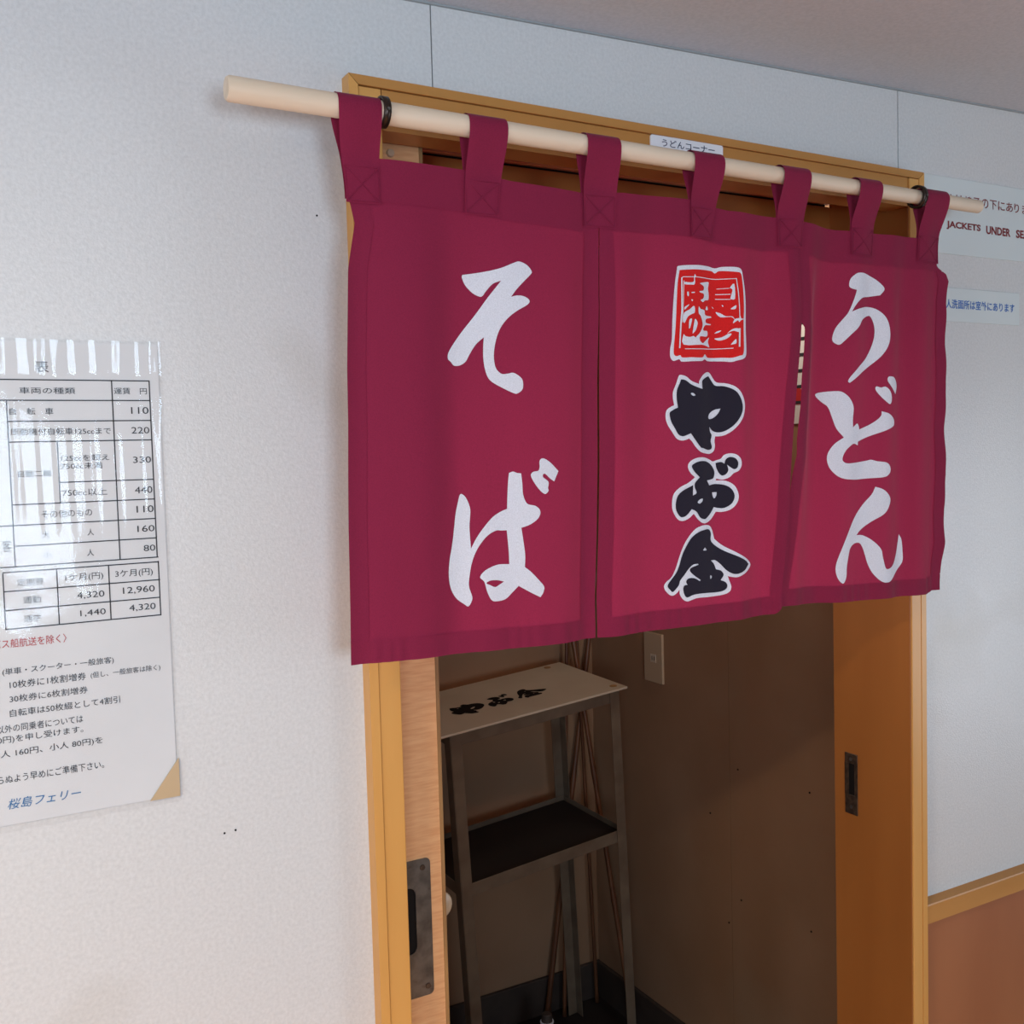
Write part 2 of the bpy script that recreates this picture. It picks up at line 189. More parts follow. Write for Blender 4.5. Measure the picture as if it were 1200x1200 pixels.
# printed outlines and rules in millimetres (x along the wall, z up)
G = {"so":[[[96.6,1703.6,1],[120.9,1707.9,0],[140.1,1712.7,0],[156.2,1719.2,0],[163.3,1721.0,0],[172.2,1717.5,0],[177.4,1711.7,0],[177.0,1708.6,0],[168.1,1700.3,0],[158.9,1691.4,0],[151.5,1682.5,1],[158.6,1684.1,0],[166.7,1683.6,0],[172.8,1680.5,0],[173.5,1677.2,0],[169.0,1673.4,0],[158.1,1667.5,0],[147.2,1659.4,0],[138.1,1648.3,0],[132.4,1634.3,0],[129.8,1619.0,0],[131.2,1606.8,0],[135.7,1600.8,0],[140.0,1599.0,0],[146.2,1599.7,0],[152.5,1600.4,0],[160.4,1595.7,0],[163.2,1590.3,0],[162.3,1582.5,0],[156.2,1578.1,0],[151.8,1578.4,0],[137.8,1584.6,0],[124.1,1592.6,0],[119.2,1603.5,0],[117.6,1615.7,0],[117.9,1627.8,0],[119.0,1638.2,1],[109.8,1630.6,0],[102.6,1620.6,0],[97.3,1612.2,0],[90.4,1607.9,0],[82.8,1607.4,0],[79.1,1611.1,0],[75.5,1614.0,0],[75.7,1619.2,0],[79.2,1625.3,0],[91.4,1640.6,0],[109.1,1660.8,0],[125.2,1681.2,0],[136.0,1693.9,0],[140.6,1699.4,1],[130.8,1695.4,0],[122.8,1687.1,0],[119.2,1682.4,0],[115.7,1681.5,0],[108.2,1684.8,0],[99.9,1692.6,0],[96.0,1700.6,0]]],"ba":[[[87.5,1470.9,0],[91.6,1467.5,0],[95.6,1459.0,0],[96.7,1451.2,0],[95.2,1436.0,0],[95.7,1420.6,0],[96.1,1411.7,1],[103.0,1423.3,0],[112.0,1434.3,0],[122.8,1444.5,0],[133.6,1450.2,0],[140.7,1452.5,1],[141.4,1464.6,0],[142.6,1480.1,0],[144.1,1491.7,1],[149.1,1493.1,0],[153.5,1491.4,0],[158.4,1490.8,1],[159.5,1479.5,0],[160.0,1468.5,0],[162.5,1460.5,0],[166.0,1456.4,0],[174.2,1454.4,0],[179.5,1450.2,0],[180.3,1445.4,0],[176.4,1439.3,0],[167.1,1433.8,0],[157.1,1430.9,1],[159.0,1416.6,0],[160.7,1400.7,0],[159.9,1387.3,1],[167.4,1381.2,0],[176.2,1371.7,0],[182.5,1364.0,0],[181.4,1357.6,0],[177.5,1352.4,1],[166.7,1358.2,0],[152.0,1366.9,1],[145.0,1360.9,0],[135.8,1353.8,0],[125.1,1352.3,0],[118.2,1354.2,0],[113.2,1363.7,0],[110.1,1374.8,0],[105.4,1379.9,0],[109.6,1385.7,0],[117.5,1389.8,0],[128.2,1392.4,0],[141.5,1391.8,1],[141.1,1408.3,0],[139.6,1429.1,1],[132.9,1429.2,0],[126.7,1429.6,0],[117.0,1425.5,0],[108.9,1418.3,0],[101.6,1408.0,0],[96.6,1396.0,0],[94.0,1383.9,0],[92.7,1371.7,0],[96.1,1359.8,0],[95.2,1354.5,0],[91.6,1349.4,0],[86.9,1352.2,0],[77.0,1360.0,0],[70.6,1372.0,0],[68.8,1385.9,0],[70.3,1401.0,0],[73.8,1416.0,0],[76.9,1434.0,0],[79.1,1449.1,0],[83.0,1464.1,0],[85.1,1470.1,0]]],"ba_hole":[[[112.6,1373.1,0],[117.1,1375.5,0],[125.9,1375.4,0],[134.3,1373.1,1],[128.4,1370.2,0],[123.0,1368.1,0],[116.9,1370.8,0]]],"ba_dot":[[[185.8,1506.6,0],[194.9,1502.0,0],[206.2,1491.8,1],[202.9,1485.9,0],[199.9,1480.4,1],[194.4,1483.8,0],[188.1,1489.2,0],[185.3,1488.8,0],[185.2,1485.7,0],[192.1,1480.2,0],[191.3,1473.5,0],[191.8,1470.3,0],[187.4,1466.9,0],[181.1,1470.8,0],[174.0,1479.7,0],[169.9,1487.8,0],[172.6,1491.9,0],[179.0,1493.0,0],[180.9,1496.9,0],[181.2,1504.0,0]]],"u":[[[689.5,1742.5,0],[703.0,1742.4,0],[722.1,1737.3,0],[733.1,1730.2,0],[738.0,1722.9,0],[731.5,1714.8,1],[724.6,1713.9,0],[710.8,1711.9,0],[697.2,1709.8,0],[689.0,1705.1,0],[682.2,1698.2,0],[676.8,1690.4,1],[688.9,1694.7,0],[707.9,1698.2,0],[724.4,1696.3,0],[736.8,1687.2,0],[743.6,1674.0,0],[744.9,1658.6,0],[740.5,1644.9,0],[729.2,1631.1,0],[712.5,1619.2,0],[693.3,1608.4,0],[679.7,1600.6,0],[671.0,1595.4,1],[668.4,1597.6,0],[673.0,1604.3,0],[688.0,1616.9,0],[704.4,1628.6,0],[715.6,1644.2,0],[721.2,1659.8,0],[721.4,1673.2,0],[717.4,1683.6,0],[711.9,1686.6,0],[696.8,1680.8,0],[688.6,1671.0,0],[675.1,1660.1,0],[664.3,1650.4,0],[658.4,1646.4,0],[651.6,1650.0,0],[650.6,1656.5,0],[655.3,1668.8,0],[664.7,1680.4,0],[670.6,1687.3,0],[675.5,1696.0,0],[682.4,1711.4,0],[685.2,1719.4,1],[677.2,1721.4,0],[674.0,1725.0,0],[676.0,1733.6,0],[682.7,1739.6,0]]],"do":[[[622.7,1579.4,0],[629.3,1583.1,0],[655.5,1584.6,0],[666.0,1579.6,0],[673.9,1571.1,0],[677.8,1561.6,0],[676.3,1546.3,0],[676.7,1535.9,1],[685.6,1541.0,0],[689.7,1537.8,0],[691.1,1532.9,1],[708.9,1538.5,0],[722.7,1546.0,0],[728.4,1551.8,0],[729.0,1557.3,1],[742.4,1553.7,0],[753.7,1546.9,0],[755.9,1541.9,0],[753.6,1537.0,0],[733.8,1530.4,0],[709.7,1523.5,0],[688.6,1516.7,1],[687.9,1511.6,1],[678.2,1513.9,0],[666.2,1507.5,0],[659.5,1499.2,0],[658.0,1491.9,0],[664.6,1488.0,0],[682.1,1488.2,0],[703.4,1490.2,0],[712.5,1491.5,0],[721.6,1489.2,0],[736.7,1487.0,0],[744.6,1481.1,0],[744.5,1473.5,0],[733.6,1467.4,0],[706.0,1466.2,0],[679.0,1465.5,0],[655.6,1468.4,0],[642.5,1477.8,0],[636.9,1489.4,0],[638.0,1501.8,0],[647.2,1514.1,0],[660.6,1522.6,1],[650.6,1534.8,0],[645.6,1549.4,0],[640.7,1563.5,0],[633.0,1570.1,0]],[[721.9,1591.1,0],[728.8,1589.6,0],[735.8,1590.6,0],[744.1,1584.9,0],[747.7,1577.1,0],[746.8,1569.3,0],[742.5,1567.0,0],[734.2,1572.2,0],[725.9,1579.9,0],[721.0,1586.6,0]],[[742.9,1604.7,0],[754.2,1603.5,0],[762.1,1596.7,0],[763.1,1588.9,0],[759.1,1580.7,1],[751.2,1586.9,0],[740.0,1597.5,0],[739.5,1602.3,0]]],"n":[[[718.1,1454.4,1],[730.4,1450.3,0],[741.1,1442.3,0],[744.8,1434.6,0],[739.4,1424.0,0],[730.0,1415.8,0],[711.5,1407.2,0],[693.2,1397.5,0],[683.5,1390.0,1],[696.1,1388.8,0],[711.2,1381.4,0],[724.9,1368.6,0],[727.8,1357.6,0],[731.7,1344.3,0],[735.4,1340.1,0],[744.8,1341.2,0],[754.2,1347.0,0],[762.3,1359.5,0],[767.2,1374.5,0],[770.4,1385.9,1],[775.1,1378.4,0],[776.6,1362.9,0],[775.8,1346.5,0],[763.6,1335.3,0],[747.8,1324.5,0],[735.2,1321.2,0],[722.9,1325.1,0],[710.7,1336.2,0],[703.2,1348.7,0],[698.8,1361.9,0],[694.4,1372.9,0],[688.5,1379.0,0],[678.0,1378.6,0],[669.0,1372.5,0],[664.4,1360.1,0],[661.3,1347.6,0],[660.2,1335.0,0],[654.2,1326.6,0],[646.4,1331.9,0],[642.2,1342.8,0],[643.8,1355.3,0],[652.8,1373.6,0],[666.4,1395.9,0],[679.9,1414.2,0],[696.6,1430.4,0],[711.9,1443.6,0]]],"ya_w":[[[380.7,1600.8,0],[384.2,1601.6,0],[391.2,1599.9,0],[399.5,1594.4,0],[410.9,1591.2,1],[411.7,1595.1,0],[418.3,1601.9,0],[427.0,1606.0,0],[432.8,1604.9,0],[437.1,1599.9,0],[442.8,1593.8,0],[454.6,1592.2,0],[466.4,1587.8,0],[475.2,1579.8,0],[480.3,1570.6,0],[481.2,1561.4,0],[477.7,1551.1,0],[470.0,1541.9,0],[460.8,1534.0,0],[450.3,1528.4,0],[441.4,1527.2,0],[438.5,1527.4,1],[437.2,1521.8,0],[437.6,1514.9,0],[435.2,1509.3,0],[429.3,1506.3,0],[422.0,1506.4,0],[411.2,1508.7,0],[403.5,1514.5,0],[397.9,1521.3,0],[393.7,1525.3,1],[388.0,1523.5,0],[382.4,1523.1,0],[376.1,1525.6,0],[370.7,1532.8,0],[364.7,1541.8,0],[362.1,1550.6,0],[363.4,1559.4,0],[369.4,1563.8,0],[373.6,1565.4,1],[372.1,1573.7,0],[372.3,1581.4,0],[376.2,1590.3,0]]],"ya_b":[[[383.4,1596.4,1],[389.7,1595.4,0],[398.0,1590.5,0],[407.9,1587.2,0],[417.2,1585.1,1],[416.7,1594.6,0],[422.5,1598.6,0],[429.6,1601.2,1],[434.1,1596.5,0],[440.5,1589.8,0],[451.6,1588.8,0],[463.3,1584.3,0],[470.7,1577.5,0],[475.8,1567.2,0],[475.6,1558.0,0],[470.1,1548.8,0],[461.0,1539.7,0],[450.4,1533.5,0],[441.5,1532.2,0],[434.2,1534.3,0],[428.5,1539.5,1],[429.8,1533.2,0],[432.4,1528.7,0],[430.3,1521.9,0],[432.1,1515.0,0],[430.1,1511.7,0],[423.6,1511.1,0],[414.9,1513.4,0],[411.3,1514.1,0],[403.6,1522.3,0],[396.0,1531.6,1],[389.6,1529.3,0],[383.9,1528.2,0],[378.4,1530.5,0],[374.3,1537.2,0],[369.0,1546.1,0],[367.1,1556.1,0],[372.0,1559.9,0],[378.4,1562.7,1],[376.8,1573.7,0],[377.5,1583.7,0],[381.2,1591.4,0]]],"ya_h":[[[397.4,1579.9,0],[401.4,1580.0,0],[404.4,1577.4,0],[401.3,1576.6,0],[398.5,1577.7,0]],[[427.3,1550.2,0],[429.6,1555.3,0],[437.7,1559.8,0],[446.6,1561.5,1],[443.5,1555.8,0],[437.5,1550.7,0],[430.2,1548.5,0]]],"bu_w":[[[390.9,1490.8,0],[394.0,1497.3,0],[404.5,1501.6,0],[417.1,1501.9,0],[427.7,1498.9,0],[433.0,1496.6,0],[438.3,1497.8,0],[444.8,1499.6,0],[449.3,1504.2,0],[456.9,1506.0,0],[465.6,1504.1,0],[472.1,1498.6,0],[473.0,1490.9,0],[468.5,1484.3,0],[460.8,1481.2,0],[455.2,1476.3,0],[446.5,1473.8,0],[437.9,1475.3,1],[437.2,1473.1,1],[450.8,1472.0,0],[461.6,1466.0,0],[467.5,1454.8,0],[465.5,1444.8,0],[456.6,1436.7,0],[445.6,1433.9,0],[435.9,1434.4,1],[428.3,1426.4,0],[419.6,1421.9,0],[412.2,1421.8,0],[404.9,1426.0,0],[397.8,1433.9,1],[390.4,1428.5,0],[382.0,1426.0,0],[374.9,1428.5,0],[368.9,1437.8,0],[367.7,1447.6,0],[370.4,1458.9,0],[378.8,1466.4,0],[391.3,1472.0,0],[400.8,1478.2,1],[394.7,1483.3,0]]],"bu_b":[[[396.3,1491.5,0],[401.2,1495.4,0],[410.7,1497.6,0],[421.2,1496.6,0],[429.7,1492.2,0],[434.8,1484.5,0],[433.6,1477.1,0],[429.3,1474.7,0],[420.8,1473.7,1],[425.3,1467.4,1],[435.6,1468.7,0],[448.5,1467.0,0],[457.1,1462.0,0],[461.3,1453.4,0],[457.8,1444.3,0],[447.9,1438.8,0],[439.3,1438.9,0],[432.4,1440.4,1],[426.3,1433.2,0],[417.6,1427.0,0],[412.3,1427.0,0],[407.1,1429.2,0],[402.0,1436.1,0],[394.8,1439.8,1],[388.4,1433.5,0],[383.2,1430.8,0],[378.0,1431.6,0],[373.1,1439.2,0],[372.6,1447.4,0],[375.5,1456.2,0],[382.8,1462.5,0],[397.5,1468.8,1],[396.8,1456.2,1],[402.5,1459.2,0],[399.9,1465.9,0],[400.7,1471.6,0],[408.2,1478.0,1],[401.0,1484.0,0]],[[437.2,1494.5,1],[444.8,1495.6,0],[449.0,1493.3,1],[451.3,1499.1,0],[456.8,1501.5,0],[463.3,1499.6,0],[467.0,1494.5,0],[466.0,1488.6,0],[462.0,1486.2,0],[457.6,1488.0,0],[452.3,1492.0,1],[453.7,1485.6,0],[451.0,1480.7,0],[445.5,1478.8,0],[441.2,1482.7,0],[438.2,1488.6,0]]],"bu_h":[[[403.7,1447.9,0],[407.6,1451.1,0],[412.2,1451.8,0],[411.7,1448.6,0],[407.0,1445.8,0]],[[430.0,1458.6,1],[437.5,1458.6,1],[437.0,1454.4,0],[433.5,1450.9,0],[431.0,1453.8,0]]],"kin_w":[[[409.0,1418.4,0],[417.4,1419.2,0],[424.9,1417.5,0],[429.0,1412.2,0],[432.4,1401.1,1],[444.8,1391.9,0],[462.1,1383.1,0],[481.9,1373.2,0],[490.7,1366.5,0],[489.5,1361.5,0],[479.3,1355.4,0],[465.9,1351.4,0],[458.2,1351.7,0],[450.5,1353.5,1],[452.6,1347.4,0],[455.1,1340.4,0],[452.3,1333.8,0],[441.3,1330.6,0],[421.9,1330.1,0],[402.8,1330.7,0],[393.3,1329.1,0],[386.0,1327.8,0],[379.8,1331.2,0],[375.8,1337.3,0],[375.4,1343.1,1],[371.8,1339.3,0],[364.5,1336.4,0],[357.5,1340.6,0],[353.2,1347.5,0],[355.7,1353.0,0],[364.0,1358.9,0],[370.4,1369.0,0],[377.0,1384.9,0],[383.4,1397.6,0],[392.0,1408.6,0],[400.5,1415.6,0]]],"kin_b":[[[404.6,1411.2,0],[415.2,1413.5,0],[422.6,1413.4,0],[426.2,1408.2,0],[426.0,1399.0,0],[436.1,1390.8,0],[449.0,1384.0,0],[466.4,1376.9,0],[479.6,1370.8,0],[485.8,1366.0,1],[477.1,1359.0,0],[466.0,1355.6,0],[457.2,1356.3,0],[448.5,1361.2,0],[440.0,1369.5,0],[432.5,1374.6,0],[425.4,1374.8,1],[430.3,1370.2,0],[433.4,1363.3,1],[440.9,1361.0,0],[444.5,1355.6,0],[440.0,1349.3,1],[447.1,1346.1,0],[449.2,1340.9,0],[444.7,1336.2,0],[432.8,1334.7,0],[413.5,1335.6,0],[396.6,1335.4,0],[386.1,1332.7,0],[382.0,1336.7,0],[380.5,1343.5,0],[382.3,1347.5,0],[386.9,1347.9,1],[384.9,1352.2,0],[388.7,1355.7,0],[397.1,1355.3,0],[405.4,1351.0,1],[406.7,1352.5,1],[397.1,1358.6,0],[391.0,1364.1,0],[392.1,1368.2,0],[403.7,1371.4,1],[402.7,1372.8,1],[395.3,1372.0,0],[389.0,1367.6,0],[382.6,1360.6,0],[376.2,1353.8,0],[374.0,1348.2,0],[365.7,1341.2,0],[361.6,1343.8,0],[358.1,1348.7,0],[360.8,1353.4,0],[369.2,1361.7,0],[374.6,1370.3,0],[380.0,1384.7,0],[386.5,1395.8,0],[394.0,1405.2,0]]],"kin_h":[[[411.5,1388.3,0],[414.7,1391.9,1],[417.8,1388.4,0]],[[423.6,1356.5,0],[426.3,1355.4,0],[425.6,1353.0,0],[423.5,1352.3,0]]],"seal_w":[[[382.7,1731.0,0],[408.3,1733.8,0],[431.2,1734.2,0],[442.8,1732.7,0],[451.6,1734.6,0],[470.8,1734.5,0],[477.5,1731.6,0],[479.6,1722.6,0],[482.2,1706.8,0],[483.2,1693.2,0],[483.5,1677.3,0],[483.6,1659.0,0],[484.8,1641.9,0],[485.3,1631.6,0],[483.7,1625.8,0],[477.6,1622.2,0],[468.5,1620.3,0],[461.0,1618.5,0],[449.2,1619.4,0],[428.8,1619.5,0],[423.0,1621.3,0],[417.2,1619.2,0],[402.9,1618.4,0],[384.6,1617.5,0],[381.1,1620.2,0],[373.4,1618.3,0],[369.4,1623.2,0],[369.6,1633.1,0],[371.9,1644.1,0],[373.1,1666.0,0],[375.0,1688.0,0],[377.6,1710.0,0],[380.8,1726.6,0]]],"seal_r":[[[384.3,1726.2,1],[408.2,1728.5,0],[436.9,1729.0,0],[442.7,1726.6,0],[448.6,1729.5,0],[469.2,1728.6,0],[475.9,1726.9,0],[477.9,1715.7,0],[479.1,1698.7,0],[479.5,1681.7,0],[478.9,1672.5,0],[478.8,1669.7,0],[478.9,1653.1,0],[479.4,1636.0,0],[477.7,1628.0,0],[471.6,1626.1,0],[461.2,1623.6,0],[449.3,1623.9,0],[428.9,1623.6,0],[423.2,1627.6,0],[418.0,1623.4,0],[398.8,1623.0,0],[385.4,1622.4,0],[382.6,1625.1,0],[377.7,1623.9,0],[373.9,1626.6,0],[374.6,1638.7,0],[377.2,1660.7,0],[379.2,1688.2,0],[381.1,1710.2,0]]],"seal_h":[[[390.9,1712.4,0],[397.9,1712.2,0],[404.3,1713.7,0],[404.9,1719.3,0],[406.6,1722.7,0],[408.0,1719.4,0],[406.3,1718.2,0],[405.7,1710.5,0],[399.3,1709.6,0],[390.9,1709.6,0]],[[414.2,1712.1,0],[419.3,1713.5,0],[423.6,1714.3,0],[429.4,1715.2,0],[432.2,1714.2,0],[430.6,1707.4,0],[432.0,1701.9,0],[431.5,1694.1,0],[424.6,1692.6,0],[419.5,1690.1,0],[415.2,1692.2,0],[419.6,1694.0,0],[421.8,1696.9,0],[421.1,1700.2,0],[414.0,1701.2,0],[413.3,1702.6,0],[420.5,1704.1,0],[422.0,1708.1,0],[418.5,1710.6,0]],[[459.9,1709.0,0],[465.2,1713.8,0],[465.6,1695.8,0],[460.4,1695.5,0],[461.2,1700.1,0],[462.8,1706.9,0]],[[393.9,1700.5,0],[396.0,1700.6,0],[396.2,1696.2,0],[394.1,1696.1,0]],[[400.5,1700.8,0],[405.5,1701.3,0],[405.4,1700.3,0],[400.8,1699.7,0]],[[399.6,1691.9,0],[402.4,1691.8,0],[401.4,1689.8,0]],[[389.9,1679.4,0],[396.6,1685.7,0],[393.1,1684.5,0],[389.5,1682.1,0]],[[388.7,1675.5,0],[397.2,1680.2,0],[403.0,1684.4,0],[405.1,1682.8,0],[404.9,1676.7,0],[401.3,1674.9,0],[394.2,1671.3,0],[389.1,1663.4,0],[387.4,1666.6,0]],[[411.8,1684.4,0],[415.0,1681.6,0],[422.9,1680.3,0],[424.2,1674.8,0],[435.7,1674.1,0],[436.4,1672.5,0],[426.2,1670.4,0],[425.4,1665.9,0],[435.5,1664.6,0],[434.1,1663.4,0],[423.9,1662.5,0],[419.5,1657.8,0],[420.9,1655.7,0],[428.1,1655.7,0],[427.2,1649.2,0],[413.6,1648.7,0],[412.1,1646.4,0],[406.4,1647.4,0],[412.2,1652.0,0],[417.4,1658.9,0],[418.2,1665.6,0],[414.8,1673.2,0],[411.3,1676.4,0]],[[395.3,1657.5,0],[396.2,1667.0,0],[399.1,1669.3,0],[400.5,1668.2,0],[397.4,1658.2,0]],[[400.8,1651.6,0],[404.7,1668.4,0],[406.9,1668.5,0],[409.3,1664.1,0],[406.6,1656.3,0],[402.2,1651.9,0]],[[387.4,1650.1,0],[390.2,1648.0,0],[396.5,1647.1,0],[402.2,1648.4,0],[406.4,1646.8,0],[412.1,1646.4,0],[413.4,1643.2,0],[418.4,1640.5,0],[423.5,1643.5,0],[431.6,1648.2,0],[429.3,1642.5,0],[432.0,1636.4,0],[426.3,1637.4,0],[416.2,1638.6,0],[387.1,1637.7,0]],[[443.1,1679.5,0],[449.0,1678.1,0],[454.8,1674.4,0],[462.2,1674.1,0],[465.1,1669.7,0],[460.7,1673.5,0],[448.9,1673.3,0]],[[460.1,1683.1,0],[466.9,1687.9,0],[466.1,1683.3,0]],[[425.0,1681.5,0],[428.0,1686.1,0],[430.1,1681.7,0]],[[437.4,1686.0,0],[439.6,1685.0,0],[440.3,1683.3,0]],[[450.6,1688.3,0],[452.4,1687.2,0],[451.3,1686.1,0]],[[465.1,1670.8,0],[471.1,1672.2,0],[472.6,1675.1,0],[474.0,1671.8,0],[478.5,1671.4,0],[473.3,1669.4,0],[471.0,1667.1,0],[468.8,1669.3,0],[462.8,1665.6,0]],[[464.8,1659.5,0],[470.8,1659.1,0],[470.0,1655.1,0],[463.3,1656.6,0],[458.1,1654.7,0],[455.8,1652.4,0],[458.8,1656.4,0]],[[441.0,1647.4,0],[449.8,1648.8,0],[457.3,1653.0,0],[461.0,1652.5,0],[455.7,1647.3,0],[448.3,1644.8,0],[443.2,1645.7,0]],[[441.1,1653.6,0],[444.1,1655.9,0],[449.3,1657.2,0],[447.0,1654.9,0],[442.6,1653.6,0]],[[460.0,1640.0,0],[466.1,1646.4,0],[466.7,1641.4,0],[463.0,1640.1,0]],[[386.5,1716.4,1],[388.5,1717.8,1],[408.0,1719.0,1],[425.1,1718.9,1],[442.5,1718.8,1],[467.8,1719.8,1],[469.6,1703.9,1],[470.8,1687.0,1],[471.2,1672.2,1],[472.4,1672.3,1],[472.0,1687.0,1],[470.8,1704.0,1],[468.8,1720.7,1],[442.5,1719.7,1],[425.2,1719.8,1],[408.0,1719.9,1],[388.6,1718.7,1],[385.7,1717.2,1]],[[385.6,1717.0,1],[384.7,1677.5,1],[383.3,1666.4,1],[381.8,1649.9,1],[380.6,1633.4,1],[382.5,1633.4,1],[383.8,1650.0,1],[385.3,1666.5,1],[386.6,1677.6,1],[387.5,1717.1,1]],[[389.0,1713.9,1],[387.3,1688.6,1],[385.8,1664.3,1],[386.9,1664.4,1],[388.4,1688.6,1],[390.1,1714.0,1]],[[389.1,1632.3,1],[429.1,1633.6,1],[462.9,1634.8,1],[462.9,1635.7,1],[429.1,1634.5,1],[389.1,1633.1,1]],[[470.4,1659.7,1],[469.9,1636.9,1],[472.3,1637.0,1],[472.8,1659.8,1]],[[444.4,1707.3,1],[459.2,1708.1,1],[459.2,1708.8,1],[444.5,1708.0,1]],[[442.8,1700.4,1],[460.5,1700.7,1],[460.5,1701.6,1],[442.9,1701.3,1]],[[442.7,1694.8,1],[460.4,1694.5,1],[460.4,1695.4,1],[442.8,1695.6,1]]]}
LINES = [[-345.59, 1593.7, -213.76, 1594.45], [-346.52, 1574.77, -213.84, 1574.76], [-341.79, 1554.99, -213.9, 1555.19], [-341.29, 1535.94, -213.95, 1535.85], [-298.85, 1496.56, -214.07, 1496.86], [-340.58, 1476.91, -213.31, 1477.27], [-352.29, 1457.16, -213.35, 1458.09], [-340.33, 1437.59, -213.39, 1438.79], [-354.18, 1418.55, -212.62, 1419.22], [-213.76, 1594.45, -212.62, 1419.22], [-248.76, 1594.04, -247.7, 1419.14], [-341.58, 1573.99, -340.89, 1418.48], [-299.62, 1535.62, -299.38, 1477.41], [-352.16, 1413.26, -212.48, 1414.92], [-352.15, 1395.93, -211.99, 1396.34], [-351.88, 1377.9, -212.44, 1378.83], [-352.03, 1360.19, -212.24, 1361.06], [-352.16, 1413.26, -352.03, 1360.19], [-212.48, 1414.92, -212.24, 1361.06], [-305.86, 1413.65, -305.96, 1360.86], [-259.39, 1413.71, -259.13, 1361.02]]
TEXTS = [["表", -315.45, -303.67, 1600.86, 1612.08, "k"], ["車両の種類", -329.9, -281.53, 1580.91, 1586.94, "k"], ["運賃　円", -246.4, -215.84, 1580.9, 1587.24, "k"], ["110", -231.46, -215.08, 1561.65, 1568.36, "k"], ["自　転　車", -339.18, -301.68, 1561.24, 1567.64, "k"], ["原動機付自転車125ccまで", -339.37, -251.02, 1542.07, 1548.56, "k"], ["220", -232.02, -215.15, 1542.32, 1548.71, "k"], ["125ccを超え", -296.9, -253.75, 1516.72, 1522.88, "k"], ["750cc未満", -297.27, -260.35, 1509.0, 1515.16, "k"], ["330", -231.73, -214.83, 1513.32, 1519.56, "k"], ["自動二輪", -334.82, -306.27, 1502.61, 1509.04, "k"], ["750cc以上", -297.41, -257.17, 1483.01, 1490.09, "k"], ["440", -231.47, -214.86, 1483.22, 1489.98, "k"], ["その他のもの", -316.5, -271.77, 1463.26, 1470.62, "k"], ["110", -230.72, -214.57, 1464.2, 1470.98, "k"], ["大", -317.18, -310.23, 1444.12, 1450.85, "k"], ["人", -276.92, -271.07, 1444.43, 1450.88, "k"], ["160", -230.79, -214.63, 1445.0, 1451.28, "k"], ["小", -316.62, -309.96, 1425.18, 1431.36, "k"], ["人", -278.15, -271.99, 1424.56, 1431.11, "k"], ["80", -225.71, -214.67, 1425.58, 1431.71, "k"], ["定期券", -340.48, -317.41, 1400.38, 1407.17, "k"], ["1ケ月(円)", -298.71, -264.58, 1400.49, 1408.26, "k"], ["3ケ月(円)", -253.45, -218.25, 1400.47, 1408.51, "k"], ["通勤", -336.23, -320.88, 1383.28, 1390.24, "k"], ["4,320", -289.23, -264.29, 1382.98, 1390.04, "k"], ["12,960", -247.1, -217.04, 1383.89, 1391.19, "k"], ["通学", -336.34, -321.42, 1365.88, 1372.69, "k"], ["1,440", -286.99, -263.85, 1365.72, 1372.38, "k"], ["4,320", -242.0, -217.0, 1366.23, 1373.38, "k"], ["客", -351.03, -343.88, 1433.29, 1444.46, "k"], ["バス船航送を除く〉", -363.93, -300.43, 1342.98, 1351.49, "r"], ["(単車・スクーター・一般旅客)", -356.99, -258.76, 1316.7, 1324.1, "k"], ["10枚券に1枚割増券", -351.49, -284.72, 1304.32, 1311.69, "k"], ["(但し、一般旅客は除く)", -280.47, -215.29, 1304.31, 1311.09, "k"], ["30枚券に6枚割増券", -352.13, -283.82, 1291.09, 1298.07, "k"], ["自転車は50枚綴として4割引", -352.68, -254.73, 1277.52, 1284.55, "k"], ["以外の同乗者については", -364.22, -289.33, 1263.1, 1270.47, "k"], ["80円)を申し受けます。", -368.28, -289.54, 1252.31, 1260.09, "k"], ["大人 160円、小人 80円)を", -371.0, -272.35, 1238.79, 1246.6, "k"], ["らぬよう早めにご準備下さい。", -365.73, -272.35, 1215.04, 1222.88, "k"], ["桜島フェリー", -359.39, -295.79, 1189.9, 1199.79, "b"]]
EC = [(0.5773, 1.82), (0.5763, 1.6786), (0.5739, 1.6476), (0.5687, 1.6074), (0.5631, 1.5599), (0.5543, 1.4799), (0.5499, 1.4283), (0.5425, 1.3702), (0.5369, 1.3264), (0.5366, 1.3098), (0.5366, 1.29)]
ED = [(0.5784, 1.82), (0.5774, 1.6787), (0.5836, 1.6698), (0.5817, 1.6405), (0.5776, 1.6039), (0.5756, 1.5676), (0.5699, 1.5236), (0.5696, 1.5015), (0.5616, 1.4719), (0.5559, 1.4357), (0.5504, 1.3988), (0.5423, 1.3551), (0.537, 1.3297), (0.534, 1.3056), (0.534, 1.29)]
POLES = [((1.112, 1.0882, 0.004), (1.0016, 1.283, 1.5), 0.007, 'slender bamboo pole leaning right, in front of the pantry side wall'), ((0.9512, 1.262, 0.004), (1.1769, 1.262, 1.4), 0.0075, 'bamboo pole leaning left behind the rack in the pantry corner'), ((0.9912, 1.2376, 0.004), (1.0311, 1.2197, 1.45), 0.005, 'bamboo pole at the left of the cluster above the rack'), ((1.1051, 1.25, 0.004), (1.0542, 1.25, 1.35), 0.005, 'short bamboo pole close in the pantry corner')]

# ------------------------------------------------------------------ helpers
def link(name, me, m, parent=None):
    o = bpy.data.objects.new(name, me); COL.objects.link(o)
    if m: me.materials.append(m) if not me.materials else None
    if parent: o.parent = parent; o.matrix_parent_inverse = Matrix.Identity(4); o.location = o.location
    return o


